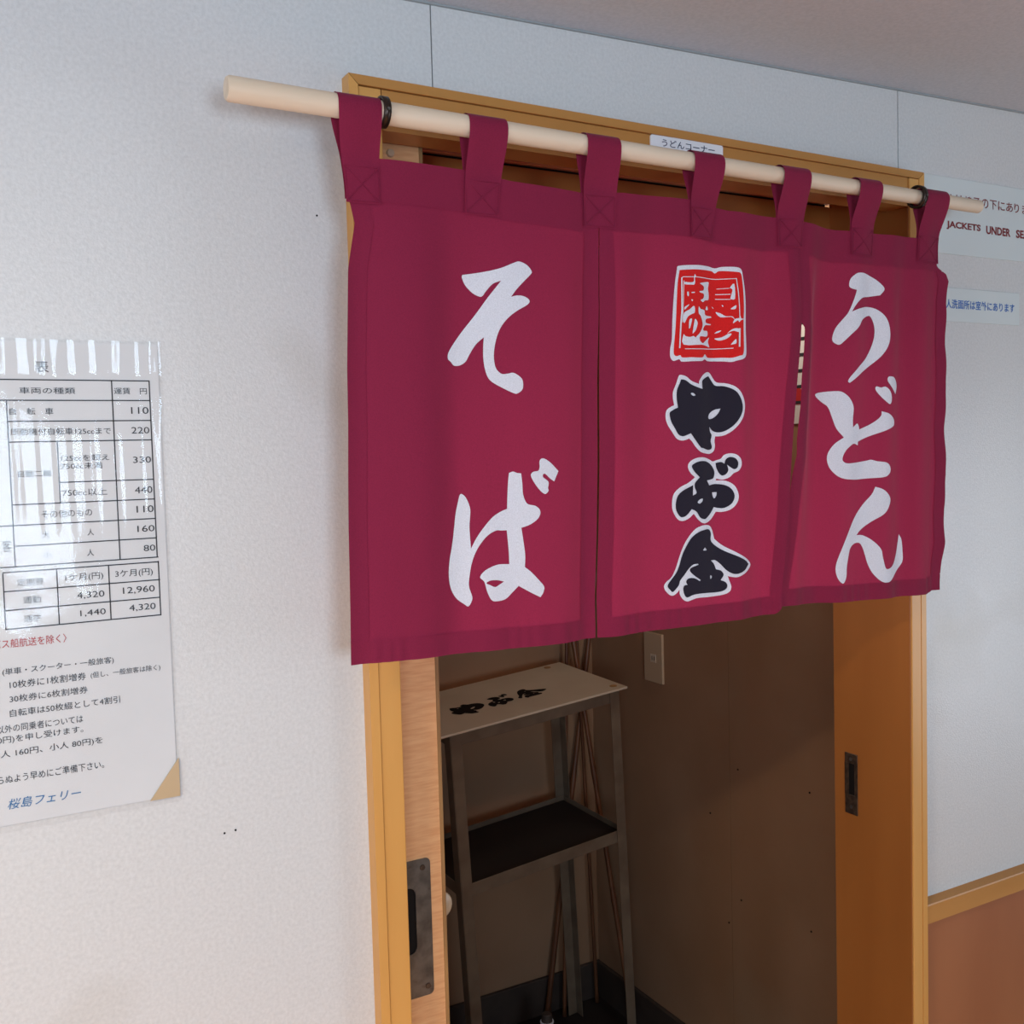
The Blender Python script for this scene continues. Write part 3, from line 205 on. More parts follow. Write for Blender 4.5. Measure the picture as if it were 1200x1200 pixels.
class P:
    """collects shapes given in world coordinates and links them as one mesh, its origin at the parent"""
    def __init__(s): s.bm = bmesh.new()

    def box(s, x0, x1, y0, y1, z0, z1, bev=0.0, seg=1):
        r = bmesh.ops.create_cube(s.bm, size=1)
        vs = r['verts']
        for v in vs:
            v.co = Vector(((x0 + x1) / 2 + v.co.x * (x1 - x0), (y0 + y1) / 2 + v.co.y * (y1 - y0), (z0 + z1) / 2 + v.co.z * (z1 - z0)))
        if bev:
            es = list({e for v in vs for e in v.link_edges})
            bmesh.ops.bevel(s.bm, geom=es, offset=bev, segments=seg, affect='EDGES', profile=0.5)
        return s

    def prism(s, pts, a, b, axis='y'):
        """polygon pts extruded from a to b along axis"""
        def mk(p, t):
            return {'y': (p[0], t, p[1]), 'x': (t, p[0], p[1]), 'z': (p[0], p[1], t)}[axis]
        A = [s.bm.verts.new(mk(p, a)) for p in pts]; B = [s.bm.verts.new(mk(p, b)) for p in pts]
        s.bm.faces.new(A); s.bm.faces.new(B[::-1])
        n = len(pts)
        for i in range(n):
            s.bm.faces.new((A[i], B[i], B[(i + 1) % n], A[(i + 1) % n]))
        return s

    def tube(s, pts, rs, seg=16, caps=True):
        rings = []
        for i, p in enumerate(pts):
            p = Vector(p)
            d = (Vector(pts[min(i + 1, len(pts) - 1)]) - Vector(pts[max(i - 1, 0)])).normalized()
            u = d.orthogonal().normalized() if i == 0 else (u - d * u.dot(d)).normalized()
            v = d.cross(u)
            r = rs[i] if isinstance(rs, (list, tuple)) else rs
            rings.append([s.bm.verts.new(p + (u * math.cos(2 * PI * k / seg) + v * math.sin(2 * PI * k / seg)) * r) for k in range(seg)])
        for a, b in zip(rings, rings[1:]):
            for k in range(seg):
                s.bm.faces.new((a[k], a[(k + 1) % seg], b[(k + 1) % seg], b[k]))
        if caps:
            s.bm.faces.new(rings[0][::-1]); s.bm.faces.new(rings[-1])
        return s

    def grid(s, f, nu, nv):
        vs = [[s.bm.verts.new(f(i / nu, j / nv)) for i in range(nu + 1)] for j in range(nv + 1)]
        for j in range(nv):
            for i in range(nu):
                s.bm.faces.new((vs[j][i], vs[j][i + 1], vs[j + 1][i + 1], vs[j + 1][i]))
        return s

    def build(s, name, m, parent=None, smooth=False, origin=None, mtx=None):
        me = bpy.data.meshes.new(name)
        bmesh.ops.recalc_face_normals(s.bm, faces=s.bm.faces)
        if mtx is not None: bmesh.ops.transform(s.bm, matrix=mtx, verts=s.bm.verts)
        o = Vector(origin) if origin is not None else (Vector(parent['_o']) if parent and '_o' in parent else Vector((0, 0, 0)))
        bmesh.ops.translate(s.bm, vec=-o, verts=s.bm.verts)
        s.bm.to_mesh(me); s.bm.free()
        if smooth:
            for p in me.polygons: p.use_smooth = True
        ob = bpy.data.objects.new(name, me); COL.objects.link(ob)
        me.materials.append(m)
        if parent: ob.parent = parent
        else: ob.location = o
        ob['_o'] = tuple(o)
        return ob


def thing(name, loc, label=None, cat=None, group=None, kind=None):
    o = bpy.data.objects.new(name, None); COL.objects.link(o); o.location = loc; o.empty_display_size = 0.05
    o['_o'] = tuple(loc)
    return tag(o, label, cat, group, kind)


def tag(o, label=None, cat=None, group=None, kind=None):
    if label: o['label'] = label
    if cat: o['category'] = cat
    if group: o['group'] = group
    if kind: o['kind'] = kind
    return o


def smooth_loop(pts, n=4):
    out = []; N = len(pts)
    for i in range(N):
        p1, p2 = pts[i], pts[(i + 1) % N]; p0 = pts[i - 1]; p3 = pts[(i + 2) % N]
        a = Vector(p1[:2]); b = Vector(p2[:2])
        t1 = (b - Vector(p0[:2])) * 0.5 if not p1[2] else (b - a)
        t2 = (Vector(p3[:2]) - a) * 0.5 if not p2[2] else (b - a)
        L = (b - a).length
        if t1.length > 1.3 * L: t1 = t1.normalized() * 1.3 * L
        if t2.length > 1.3 * L: t2 = t2.normalized() * 1.3 * L
        k_ = 1 if L < 0.6 else n
        for k in range(k_):
            t = k / k_; t_2 = t * t; t_3 = t_2 * t
            out.append(a * (2 * t_3 - 3 * t_2 + 1) + t1 * (t_3 - 2 * t_2 + t) + b * (-2 * t_3 + 3 * t_2) + t2 * (t_3 - t_2))
    return out


def inside(p, loops):
    c = False
    for L in loops:
        j = len(L) - 1
        for i in range(len(L)):
            a, b = L[i], L[j]
            if (a[1] > p[1]) != (b[1] > p[1]) and p[0] < (b[0] - a[0]) * (p[1] - a[1]) / (b[1] - a[1]) + a[0]: c = not c
            j = i
    return c


def flat_shape(loops, step=7.0):
    """2D triangulation (in mm) of outlines with holes, with inner points so that it can follow cloth"""
    vs = []; es = []
    for L in loops:
        s = len(vs); vs += [Vector(p) for p in L]; es += [(s + i, s + (i + 1) % len(L)) for i in range(len(L))]
    if step:
        x0 = min(v.x for v in vs); x1 = max(v.x for v in vs); y0 = min(v.y for v in vs); y1 = max(v.y for v in vs)
        y = y0 + step / 2
        while y < y1:
            x = x0 + step / 2
            while x < x1:
                if inside((x, y), loops): vs.append(Vector((x, y)))
                x += step
            y += step
    r = geometry.delaunay_2d_cdt(vs, es, [], 0, 1e-5)
    V, F = r[0], r[2]
    F2 = [f for f in F if inside(sum((V[i] for i in f), Vector((0, 0))) / len(f), loops)]
    used = sorted({i for f in F2 for i in f}); mp = {u: i for i, u in enumerate(used)}
    return [V[u] for u in used], [[mp[i] for i in f] for f in F2]


TEXTCACHE = {}


def text_mesh(s, bold=0.0):
    cu = bpy.data.curves.new('t', 'FONT'); cu.body = s; cu.resolution_u = 3; cu.offset = bold
    o = bpy.data.objects.new('t', cu); COL.objects.link(o)
    me = bpy.data.meshes.new_from_object(o)
    bpy.data.objects.remove(o); bpy.data.curves.remove(cu)
    return me


def put_text(name, s, x0, x1, z0, z1, y, m, parent, shear=0.0, to3=None, bold=0):
    """flat printed text fitted into the box x0..x1, z0..z1 (metres) on the plane y"""
    me = text_mesh(s, bold)
    xs = [v.co.x for v in me.vertices]; ys = [v.co.y for v in me.vertices]
    ax, bx, ay, by = min(xs), max(xs), min(ys), max(ys)
    o = Vector(parent['_o'])
    for v in me.vertices:
        u = (v.co.x - ax) / (bx - ax); t = (v.co.y - ay) / (by - ay)
        p = Vector((x0 + u * (x1 - x0) + shear * t * (z1 - z0), y, z0 + t * (z1 - z0)))
        if to3: p = to3(p)
        v.co = p - o
    me.materials.clear(); me.materials.append(m); me.name = name
    ob = bpy.data.objects.new(name, me); COL.objects.link(ob); ob.parent = parent; ob['_o'] = tuple(o)
    return ob


# ------------------------------------------------------------------ the setting
def ceil_z(x): return 2.017 + 0.022 * x


# cabin shell
P().box(-2.6, 2.8, -2.6, 0.16, -0.05, 0.0).build('floor', M['floor']).__setitem__('kind', 'structure')
c = P()
c.prism([(-2.6, ceil_z(-2.6)), (2.8, ceil_z(2.8)), (2.8, ceil_z(2.8) + 0.05), (-2.6, ceil_z(-2.6) + 0.05)], -2.6, 0.019)
tag(c.build('ceiling', M['ceiling']), kind='structure')
# front wall: vinyl panels with narrow recessed joints
WY = 0.020
wf = thing('wall_front', (0, WY, 0), kind='structure')
def slab(pts, m='wall', nm='wall_panel', y0=WY, y1=WY + 0.012):
    return P().prism(pts, y0, y1).build(nm, M[m], wf)
slab([(-2.6, 0), (-1.6755, 0), (-1.6755, 2.2), (-2.6, 2.2)])
slab([(-1.674, 0), (-0.7835, 0), (-0.7835, 2.2), (-1.674, 2.2)])
slab([(-0.782, 0), (0.006, 0), (0.006, 1.915), (0.1070, 1.915), (0.1070, 2.2), (-0.782, 2.2)])
slab([(0.1085, 1.915), (0.8665, 1.915), (0.8665, 2.2), (0.1085, 2.2)])
slab([(0.8690, 1.915), (0.885, 1.915), (0.885, 0.78), (1.759, 0.78), (1.759, 2.2), (0.8690, 2.2)])
slab([(1.7605, 0.78), (2.8, 0.78), (2.8, 2.2), (1.7605, 2.2)])
slab([(0.885, 0), (1.759, 0), (1.759, 0.778), (0.885, 0.778)], 'dado', 'dado_panel', WY + .002)
slab([(1.7605, 0), (2.8, 0), (2.8, 0.778), (1.7605, 0.778)], 'dado', 'dado_panel', WY + .002)
slab([(-2.6, 0), (0.006, 0), (0.006, 1.915), (0.885, 1.915), (0.885, 0), (2.8, 0), (2.8, 2.2), (-2.6, 2.2)], 'joint', 'backing', WY + .0105, WY + 0.022)
for (hx, hz) in ((-0.1585, 1.1255), (-0.1470, 1.1265), (-0.0335, 1.772)):
    P().tube([(hx, WY - 0.0003, hz), (hx, WY + 0.0008, hz)], 0.0011, 8).build('nail_hole', M['dark'], wf)
# ceiling bead
b_ = P(); b_.prism([(-2.6, ceil_z(-2.6) - 0.0022), (2.8, ceil_z(2.8) - 0.0022), (2.8, ceil_z(2.8) + .001), (-2.6, ceil_z(-2.6) + .001)], 0.0165, WY)
tag(b_.build('trim_1', M['bead']), kind='structure')
# dado rail
r_ = P(); r_.prism([(WY, 0.800), (0.004, 0.797), (0.003, 0.795), (0.003, 0.767), (WY, 0.765)], 0.9, 2.8, 'x')
tag(r_.build('trim_2', M['frame_h'], None), kind='structure')
# other cabin walls with window openings
def holed(name, axis, pos, th, a0, a1, z0, z1, holes, m):
    q = P()
    cuts = sorted({a0, a1} | {h[0] for h in holes} | {h[1] for h in holes})
    for s0, s1 in zip(cuts, cuts[1:]):
        hs = [h for h in holes if h[0] <= s0 and h[1] >= s1]
        zz = [(z0, z1)] if not hs else [(z0, hs[0][2]), (hs[0][3], z1)]
        for c0, c1 in zz:
            if c1 - c0 < 1e-4: continue
            if axis == 'y': q.box(s0, s1, pos, pos + th, c0, c1)
            else: q.box(pos, pos + th, s0, s1, c0, c1)
    return tag(q.build(name, m), kind='structure')
holed('wall_rear', 'y', -2.5, 0.08, -2.6, 2.8, 0, 2.2, [(-1.82, -1.08, 1.00, 1.60), (-0.62, -0.02, 1.13, 1.67)], M['cabin'])
holed('wall_left', 'x', -2.5, 0.08, -2.42, 0.02, 0, 2.2, [(-1.74, -0.76, 1.21, 1.75)], M['cabin'])
holed('wall_right', 'x', 2.62, 0.08, -2.42, 0.02, 0, 2.2, [(-1.82, -0.98, 0.48, 1.62)], M['cabin'])
def wframe(name, axis, pos, a0, a1, z0, z1):
    f = P(); t = 0.03
    for (p0, p1, q0, q1) in ((a0, a1, z0, z0 + t), (a0, a1, z1 - t, z1), (a0, a0 + t, z0 + t, z1 - t), (a1 - t, a1, z0 + t, z1 - t)):
        if axis == 'y': f.box(p0, p1, pos, pos + 0.03, q0, q1, 0.003)
        else: f.box(pos, pos + 0.03, p0, p1, q0, q1, 0.003)
    return tag(f.build(name, M['bead']), kind='structure')
wframe('window_1', 'y', -2.43, -1.82, -1.08, 1.00, 1.60)
wframe('window_2', 'y', -2.43, -0.62, -0.02, 1.13, 1.67)
wframe('window_3', 'x', -2.43, -1.74, -0.76, 1.21, 1.75)
wframe('added_hatch_frame', 'y', 1.275, 0.30, 0.70, 1.58, 1.90)  # hatch frame, added around the curtain's backlight
wframe('door_2', 'x', 2.60, -1.82, -0.98, 0.48, 1.62)

# pantry behind the doorway
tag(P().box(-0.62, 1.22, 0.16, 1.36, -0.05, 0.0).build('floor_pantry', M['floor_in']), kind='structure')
tag(P().box(-0.62, 1.22, 0.04, 1.36, 2.03, 2.07).build('ceiling_pantry', M['ceiling']), kind='structure')
holed('wall_back', 'y', 1.29, 0.06, -0.62, 1.14, 0, 2.03, [(0.33, 0.67, 1.61, 1.87)], M['wall_in'])  # opening cut for the added curtain backlight
tag(P().box(-0.66, -0.60, 0.10, 1.29, 0, 2.03).build('wall_pantry_left', M['wall_in']), kind='structure')
ws = thing('wall_side', (1.14, 0.16, 0), kind='structure')
P().box(1.14, 1.20, 0.044, 0.7295, 0, 2.03).build('wall_panel', M['wall_in'], ws)
P().box(1.14, 1.20, 0.7310, 1.35, 0, 2.03).build('wall_panel', M['wall_in'], ws)
P().box(1.1410, 1.20, 0.7290, 0.7315, 0, 2.03).build('joint_strip', M['joint'], ws)
for (yy, zz) in ((0.702, 0.789), (0.483, 0.797), (0.697, 0.489), (0.483, 0.502), (0.74, 0.42), (0.80, 0.66)):
    P().tube([(1.1388, yy, zz), (1.141, yy, zz)], 0.0022, 8).build('nail_head', M['dark'], ws)
inn = P().box(-0.6, 0.095, 0.10, 0.16, 0, 2.03); tag(inn.build('wall_inner_left', M['wall_in']), kind='structure')
inn = P().box(0.895, 1.14, 0.10, 0.16, 0, 2.03); tag(inn.build('wall_inner_right', M['wall_in']), kind='structure')
tag(P().box(-0.6, 1.14, 1.278, 1.29, 0, 0.10, 0.002).build('baseboard_back', M['base']), kind='structure')
tag(P().box(1.128, 1.14, 0.16, 1.278, 0, 0.10, 0.002).build('baseboard_side', M['base']), kind='structure')

# door frame
fr = thing('trim_3', (0.45, 0, 0), kind='structure')
P().prism([(0, 0), (0.0105, 0), (0.0105, 1.9095), (0, 1.920)], 0.0, 0.0205).build('lip', M['frame'], fr)
P().prism([(0.0005, 1.9202), (0.011, 1.9100), (0.889, 1.9035), (0.8995, 1.9135)], 0.0, 0.0205).build('lip', M['frame_h'], fr)
P().prism([(0.900, 0), (0.8895, 0), (0.8895, 1.9030), (0.900, 1.9132)], 0.0, 0.0205).build('lip', M['frame'], fr)
P().box(0.0115, 0.0375, 0.0022, 0.042, 0, 1.909, 0.0008).build('jamb_board', M['frame'], fr)
P().prism([(0.0385, 1.866), (0.869, 1.862), (0.869, 1.9032), (0.0385, 1.909)], 0.0035, 0.042).build('header_board', M['frame_h'], fr)
P().box(0.8694, 0.8893, 0.0008, 0.0040, 0, 1.9028, 0.0006).build('jamb_board', M['frame'], fr)
P().box(0.8692, 0.889, 0.0042, 0.158, 0, 1.9026, 0.0008).build('reveal_board', M['reveal'], fr)
P().box(0.0385, 0.869, 0.042, 0.16, 1.932, 1.945).build('soffit', M['reveal'], fr)
P().box(0.10, 0.869, 0.150, 0.162, 1.8985, 1.932).build('rear_header', M['tan'], fr)
P().box(0.10, 0.869, 0.156, 0.168, 1.80, 1.894).build('rear_header', M['reveal'], fr)
P().box(0.10, 0.869, 0.166, 0.170, 1.88, 1.91).build('track_groove', M['dark'], fr)
P().box(0.10, 0.869, 0.085, 0.095, 1.893, 1.905).build('track_rail', M['edging'], fr)
# strike plate in the right reveal
sk = P(); sk.box(0.8677, 0.8695, 0.1085, 0.1345, 0.9965, 1.0130, 0.0004); sk.box(0.8677, 0.8695, 0.1085, 0.1345, 0.913, 0.945, 0.0004)
sk.box(0.8677, 0.8695, 0.1085, 0.1145, 0.945, 0.9965); sk.box(0.8677, 0.8695, 0.1265, 0.1345, 0.945, 0.9965)
sp_ = sk.build('strike_plate', M['rust'], fr)
sp_['label'] = 'dark tarnished metal strike plate'
P().box(0.8689, 0.8693, 0.1145, 0.1265, 0.945, 0.9965).build('bolt_slot', M['dark'], sp_)
for zz in (1.004, 0.925):
    P().tube([(0.8672, 0.1215, zz), (0.868, 0.1215, zz)], 0.003, 12).build('screw', M['steel'], sp_)

# sliding door in its pocket
dr = thing('door_1', (0.0, 0.06, 0), kind='structure')
P().box(-0.45, 0.1015, 0.050, 0.080, 0.01, 1.8745).build('door_panel', M['door'], dr)
P().box(0.1015, 0.1065, 0.0495, 0.0805, 0.01, 1.875, 0.0006).build('edging', M['edging'], dr)
# pull plate with rounded corners and a long recessed slot
def rrect(x0, x1, z0, z1, r, n=5):
    o = []
    for cx, cz, a in ((x1 - r, z1 - r, 0), (x0 + r, z1 - r, 90), (x0 + r, z0 + r, 180), (x1 - r, z0 + r, 270)):
        for k in range(n + 1):
            t = math.radians(a + 90 * k / n); o.append((cx + r * math.cos(t), cz + r * math.sin(t)))
    return o
def plate_with_hole(outer, hole, y0, y1):
    V, F = flat_shape([[(a * 1000, b * 1000) for a, b in outer], [(a * 1000, b * 1000) for a, b in hole]], 0)
    q = P()
    A = [q.bm.verts.new((v.x / 1000, y0, v.y / 1000)) for v in V]
    for f in F: q.bm.faces.new([A[i] for i in f])
    r = bmesh.ops.extrude_face_region(q.bm, geom=q.bm.faces[:])
    bmesh.ops.translate(q.bm, vec=(0, y1 - y0, 0), verts=[v for v in r['geom'] if isinstance(v, bmesh.types.BMVert)])
    return q
pp = plate_with_hole(rrect(0.040, 0.0865, 0.871, 1.037, 0.006), rrect(0.046, 0.0665, 0.925, 1.005, 0.009), 0.0485, 0.0502).build('pull_plate', M['steel'], dr)
pp['label'] = 'worn grey metal pull plate'
P().prism(rrect(0.046, 0.0665, 0.925, 1.005, 0.009), 0.0499, 0.0505).build('pull_recess', M['dark'], pp)
for zz, xx in ((1.0265, 0.0765), (0.882, 0.079)):
    P().tube([(xx, 0.0476, zz), (xx, 0.0486, zz)], [0.0032, 0.0036], 14).build('screw', M['rust'], pp)
P().tube([(0.066, 0.0470, 1.857), (0.066, 0.0502, 1.857)], [0.0042, 0.005], 16).build('screw_cap', M['plate'], dr)

# ------------------------------------------------------------------ curtain rod and brackets
RY = -0.065
rod = P(); rod.tube([(-0.1465, RY, 1.8615), (-0.144, RY, 1.8615), (0.9345, RY, 1.8522), (0.9365, RY, 1.8522)], [0.0105, 0.0120, 0.0092, 0.0080], 28)
ro = rod.build('curtain_rod', M['rod'], None, True, (-0.146, RY, 1.8615))
tag(ro, 'long pale bare wooden rod holding up the crimson shop curtain', 'curtain rod')
em = ro.modifiers.new('es', 'EDGE_SPLIT'); em.split_angle = 0.9
def bracket(x, z, lab):
    t = thing('rod_bracket', (x, 0.0, z), lab, 'bracket', 'brackets carrying the curtain rod')
    ring = P()
    n = 28; r = 0.0135
    pts = [(x, RY + r * math.cos(PI / 2 + 2 * PI * k / n) , z + r * math.sin(PI / 2 + 2 * PI * k / n)) for k in range(n + 1)]
    for (wd, rr) in ((0.0035, 0.0),):
        A = []
        for k in range(n):
            a = 2 * PI * k / n
            A.append([ring.bm.verts.new((x + dx, RY + (r + dr_) * math.cos(a), z + (r + dr_) * math.sin(a))) for dx, dr_ in ((-wd, -.0008), (wd, -.0008), (wd, .0022), (-wd, .0022))])
        for k in range(n):
            a, b = A[k], A[(k + 1) % n]
            for i in range(4): ring.bm.faces.new((a[i], a[(i + 1) % 4], b[(i + 1) % 4], b[i]))
    ring.build('ring', M['bracket'], t, True)
    P().tube([(x, RY + r, z), (x, RY + r + .012, z + .003), (x, -0.001, z + .022)], 0.0024, 12).build('stem', M['bracket'], t, True)
    P().tube([(x, -0.0025, z + .022), (x, 0.0035, z + .022)], 0.0075, 20).build('base_plate', M['bracket'], t)
    P().tube([(x, RY - r - 0.004, z - .001), (x, RY - r, z - .001)], 0.0016, 10).build('screw', M['steel'], t)
bracket(0.0105, 1.8605, 'dark bronze rod bracket beside the leftmost curtain tab')
bracket(0.8050, 1.8535, 'dark bronze rod bracket tucked against the rightmost curtain tab')

# ------------------------------------------------------------------ the crimson shop curtain
def sm(a, b, t):
    t = max(0, min(1, (t - a) / (b - a))); return t * t * (3 - 2 * t)
# (x at the top, x at the bottom, half width, amplitude (negative = towards the viewer), depth lost towards the hem)
AMP = 1.45
FOLDS = [(-0.020, -0.030, 0.016, 0.0045, 0.3), (0.050, 0.030, 0.022, -0.0035, 0.2), (0.105, 0.075, 0.02, 0.003, 0.5),
         (0.185, 0.19, 0.04, -0.004, 0.2), (0.262, 0.247, 0.016, 0.006, 0.0), (0.300, 0.280, 0.018, -0.004, 0.3),
         (0.345, 0.33, 0.018, 0.006, 0.9), (0.40, 0.40, 0.030, -0.002, 0.4), (0.442, 0.43, 0.014, 0.0055, 0.8),
         (0.478, 0.47, 0.018, -0.006, 0.6), (0.530, 0.50, 0.020, 0.008, 0.5), (0.572, 0.535, 0.012, -0.006, 0.2),
         (0.605, 0.565, 0.014, -0.008, 0.6), (0.643, 0.60, 0.024, 0.016, 0.75), (0.700, 0.65, 0.015, -0.005, 0.7), (0.720, 0.69, 0.016, 0.006, 0.7),
         (0.752, 0.73, 0.016, -0.008, 0.5), (0.785, 0.768, 0.014, 0.009, 0.5), (0.818, 0.80, 0.015, -0.007, 0.5), (0.850, 0.836, 0.011, 0.0035, 0.0)]
def fold(x, z):
    v = max(0.0, min(1.0, (1.81 - z) / 0.51)); y = RY
    for xt, xb, wd, am, loss in FOLDS:
        c_ = xt + (xb - xt) * v
        wd *= 1.25
        if abs(x - c_) < 3.2 * wd:
            y += (AMP if xt < 0.70 else 0.85) * am * math.exp(-((x - c_) / wd) ** 2) * (1 - loss * v) * (0.3 + 0.7 * sm(0.04, 0.25, v))
    y += 0.0016 * noise.noise(Vector((x * 9, z * 6, 1.3))) + 0.0022 * noise.noise(Vector((x * 22, z * 3.0, 7.7))) * (0.5 + v)
    # small puckers along the bottom and right hems
    y += 0.0009 * math.sin(x * 190 + 5 * math.sin(x * 37) + 2 * math.sin(x * 83)) * math.exp(-((z - 1.31) / 0.016) ** 2)
    if x > 0.83: y += 0.0009 * math.sin(z * 95 + 1.0) * sm(0.835, 0.86, x)
    return y
def interp(L, z):
    for (xa, za), (xb, zb) in zip(L, L[1:]):
        if z >= zb: return xa + (xb - xa) * (za - z) / (za - zb) if za != zb else xa
    return L[-1][0]
TOPZ = [(-0.045, 1.812), (0.013, 1.8140), (0.102, 1.813), (0.155, 1.807), (0.205, 1.8055), (0.258, 1.804), (0.302, 1.809), (0.35, 1.811), (0.406, 1.811), (0.461, 1.803), (0.50, 1.8025), (0.55, 1.803), (0.606, 1.800), (0.65, 1.797), (0.696, 1.797), (0.74, 1.797), (0.79, 1.7975), (0.88, 1.798)]
BOTZ = [(-0.06, 1.3025), (0.05, 1.300), (0.254, 1.2965), (0.2555, 1.297), (0.40, 1.297), (0.50, 1.2975), (0.528, 1.2985), (0.5395, 1.3085), (0.5400, 1.3065), (0.66, 1.301), (0.80, 1.2975), (0.825, 1.297), (0.838, 1.3005), (0.852, 1.3005), (0.9, 1.30)]
def lerpx(T, x):
    for (a, za), (b, zb) in zip(T, T[1:]):
        if x <= b: return za + (zb - za) * max(0, min(1, (x - a) / (b - a)))
    return T[-1][1]
EDGE = {
 'a': [(-0.030, 1.82), (-0.028, 1.77), (-0.022, 1.745), (-0.030, 1.70), (-0.035, 1.60), (-0.036, 1.544), (-0.040, 1.44), (-0.042, 1.36), (-0.044, 1.29)],
 'b': [(0.272, 1.82), (0.2705, 1.682), (0.2665, 1.60), (0.264, 1.50), (0.2605, 1.42), (0.2565, 1.35), (0.2555, 1.29)],
 'c': EC, 'd': ED,
 'e': [(0.844, 1.82), (0.848, 1.772), (0.866, 1.762), (0.8715, 1.752), (0.866, 1.72), (0.8635, 1.66), (0.8655, 1.60), (0.8615, 1.54), (0.8640, 1.47), (0.8600, 1.42), (0.8625, 1.37), (0.8570, 1.345), (0.8545, 1.32), (0.8515, 1.29)],
}
nor = thing('shop_curtain', (0.42, RY, 1.8), 'split crimson cloth shop curtain with brushed lettering hanging from the wooden rod over the doorway', 'curtain')
LAB = {}
def panel(le, ri, off=lambda x, z: 0.0, nu=90, nv=150):
    def f(u, v):
        zr = 1.81 - v * 0.51
        xl, xr = interp(le, zr), interp(ri, zr); x = xl + u * (xr - xl)
        zt, zb = lerpx(TOPZ, x), lerpx(BOTZ, x); z = zt + v * (zb - zt)
        return Vector((x, fold(x, z) + off(x, z), z))
    p = P().grid(f, nu, nv).build('cloth_panel', M['cloth'], nor, True)
    def strip(u0, u1, v0, v1, n1, n2, nm='hem'):
        def g(a, b):
            q = f(u0 + (u1 - u0) * a, v0 + (v1 - v0) * b); q.y -= 0.0009
            return q
        h = P().grid(g, n1, n2)
        h.build(nm, M['cloth'], p, True)
    return f, p, strip
behind = lambda x, z: 0.0016 + 0.004 * sm(0.60, 0.55, x) * sm(1.60, 1.40, z)
edge_b = EDGE['b']; edge_b2 = [(x + 0.0012 + (0.0012 if z < 1.68 else 0), z) for x, z in edge_b]
f1, p1, s1 = panel(EDGE['a'], edge_b)
f2, p2, s2 = panel(edge_b2, EDGE['c'])
f3, p3, s3 = panel(EDGE['d'], EDGE['e'], behind)
for st_, wL in ((s1, 0.065), (s2, 0.055), (s3, 0.06)):
    st_(0.0, 1.0, 0.955, 1.0, 90, 8)            # bottom hem
    st_(0.0, 1.0, 0.0, 0.085, 90, 12)           # top band
    st_(0.0, wL, 0.087, 0.953, 6, 130)          # side hems
    st_(1 - wL, 1.0, 0.087, 0.953, 6, 130)
# the seven tabs looped over the rod
TABS = [(-0.0405, 0.0050, -0.0315, 0.0045), (0.103, 0.149, 0.0995, 0.1405), (0.2505, 0.296, 0.2505, 0.2925), (0.4025, 0.449, 0.402, 0.4375),
        (0.5455, 0.592, 0.545, 0.5825), (0.6805, 0.723, 0.676, 0.717), (0.8090, 0.857, 0.8035, 0.849)]
def tab(xl, xr, bl, br, k):
    zc = 1.8615 - 0.0093 * (xl + 0.14) / 1.08; zb = 1.7675 - 0.003 * k / 6; rr = 0.0128
    prof = [(RY - 0.0045 + 0.0, zb)]
    front = []
    nF = 14
    for i in range(nF + 1):
        t = i / nF; z = zb + t * (zc - zb)
        front.append((None, z, t))
    arc = [(RY - rr * math.cos(a), zc + rr * math.sin(a)) for a in [PI * j / 12 for j in range(1, 12)]]
    pts = []
    for _, z, t in front: pts.append(('f', z, t))
    for y, z in arc: pts.append(('a', y, z))
    for i in range(nF + 1): pts.append(('b', zc - (i / nF) * (zc - zb - 0.004), 1 - i / nF))
    n = len(pts) - 1
    def g(u, v):
        i = min(n, int(round(v * n))); q = pts[i]
        if q[0] == 'a':
            return Vector((xl + u * (xr - xl), q[1], q[2]))
        t = q[2]; z = q[1]
        x0 = bl + (xl - bl) * sm(0, 1, t); x1 = br + (xr - br) * sm(0, 1, t); x = x0 + u * (x1 - x0)
        if q[0] == 'b': x += 0.0
        yb = fold(x, z) + (behind(x, z) if x > 0.59 else 0) + (-0.0024 if q[0] == 'f' else 0.0018)
        yt = RY - rr if q[0] == 'f' else RY + rr
        wv = sm(0.42, 1.0, t)
        y = yb + (yt - yb) * wv
        y += 0.0012 * math.sin(u * 5 + k) * (1 - abs(2 * t - 1)) * (-1 if q[0] == 'f' else 1)
        return Vector((x, y, z))
    tb = P().grid(g, 10, n).build('tab', M['cloth'], nor, True)
    # stitched box and cross at the foot of the tab
    def at(u, z):
        t = (z - zb) / (zc - zb); x0 = bl + (xl - bl) * sm(0, 1, t); x1 = br + (xr - br) * sm(0, 1, t); x = x0 + u * (x1 - x0)
        return Vector((x, fold(x, z) + (behind(x, z) if x > 0.59 else 0) - 0.0030, z))
    s = P(); h = 0.036
    for (a, b) in (((.05, .002), (.95, .002)), ((.05, .002), (.95, h)), ((.05, h), (.95, .002)), ((.05, .002), (.05, h)), ((.95, .002), (.95, h)), ((.05, h), (.95, h))):
        m_ = 9
        s.tube([at(a[0] + (b[0] - a[0]) * j / m_, zb + a[1] + (b[1] - a[1]) * j / m_) for j in range(m_ + 1)], 0.00035, 5)
    s.build('stitching', M['cloth'], tb)
for k, t_ in enumerate(TABS): tab(*t_, k)

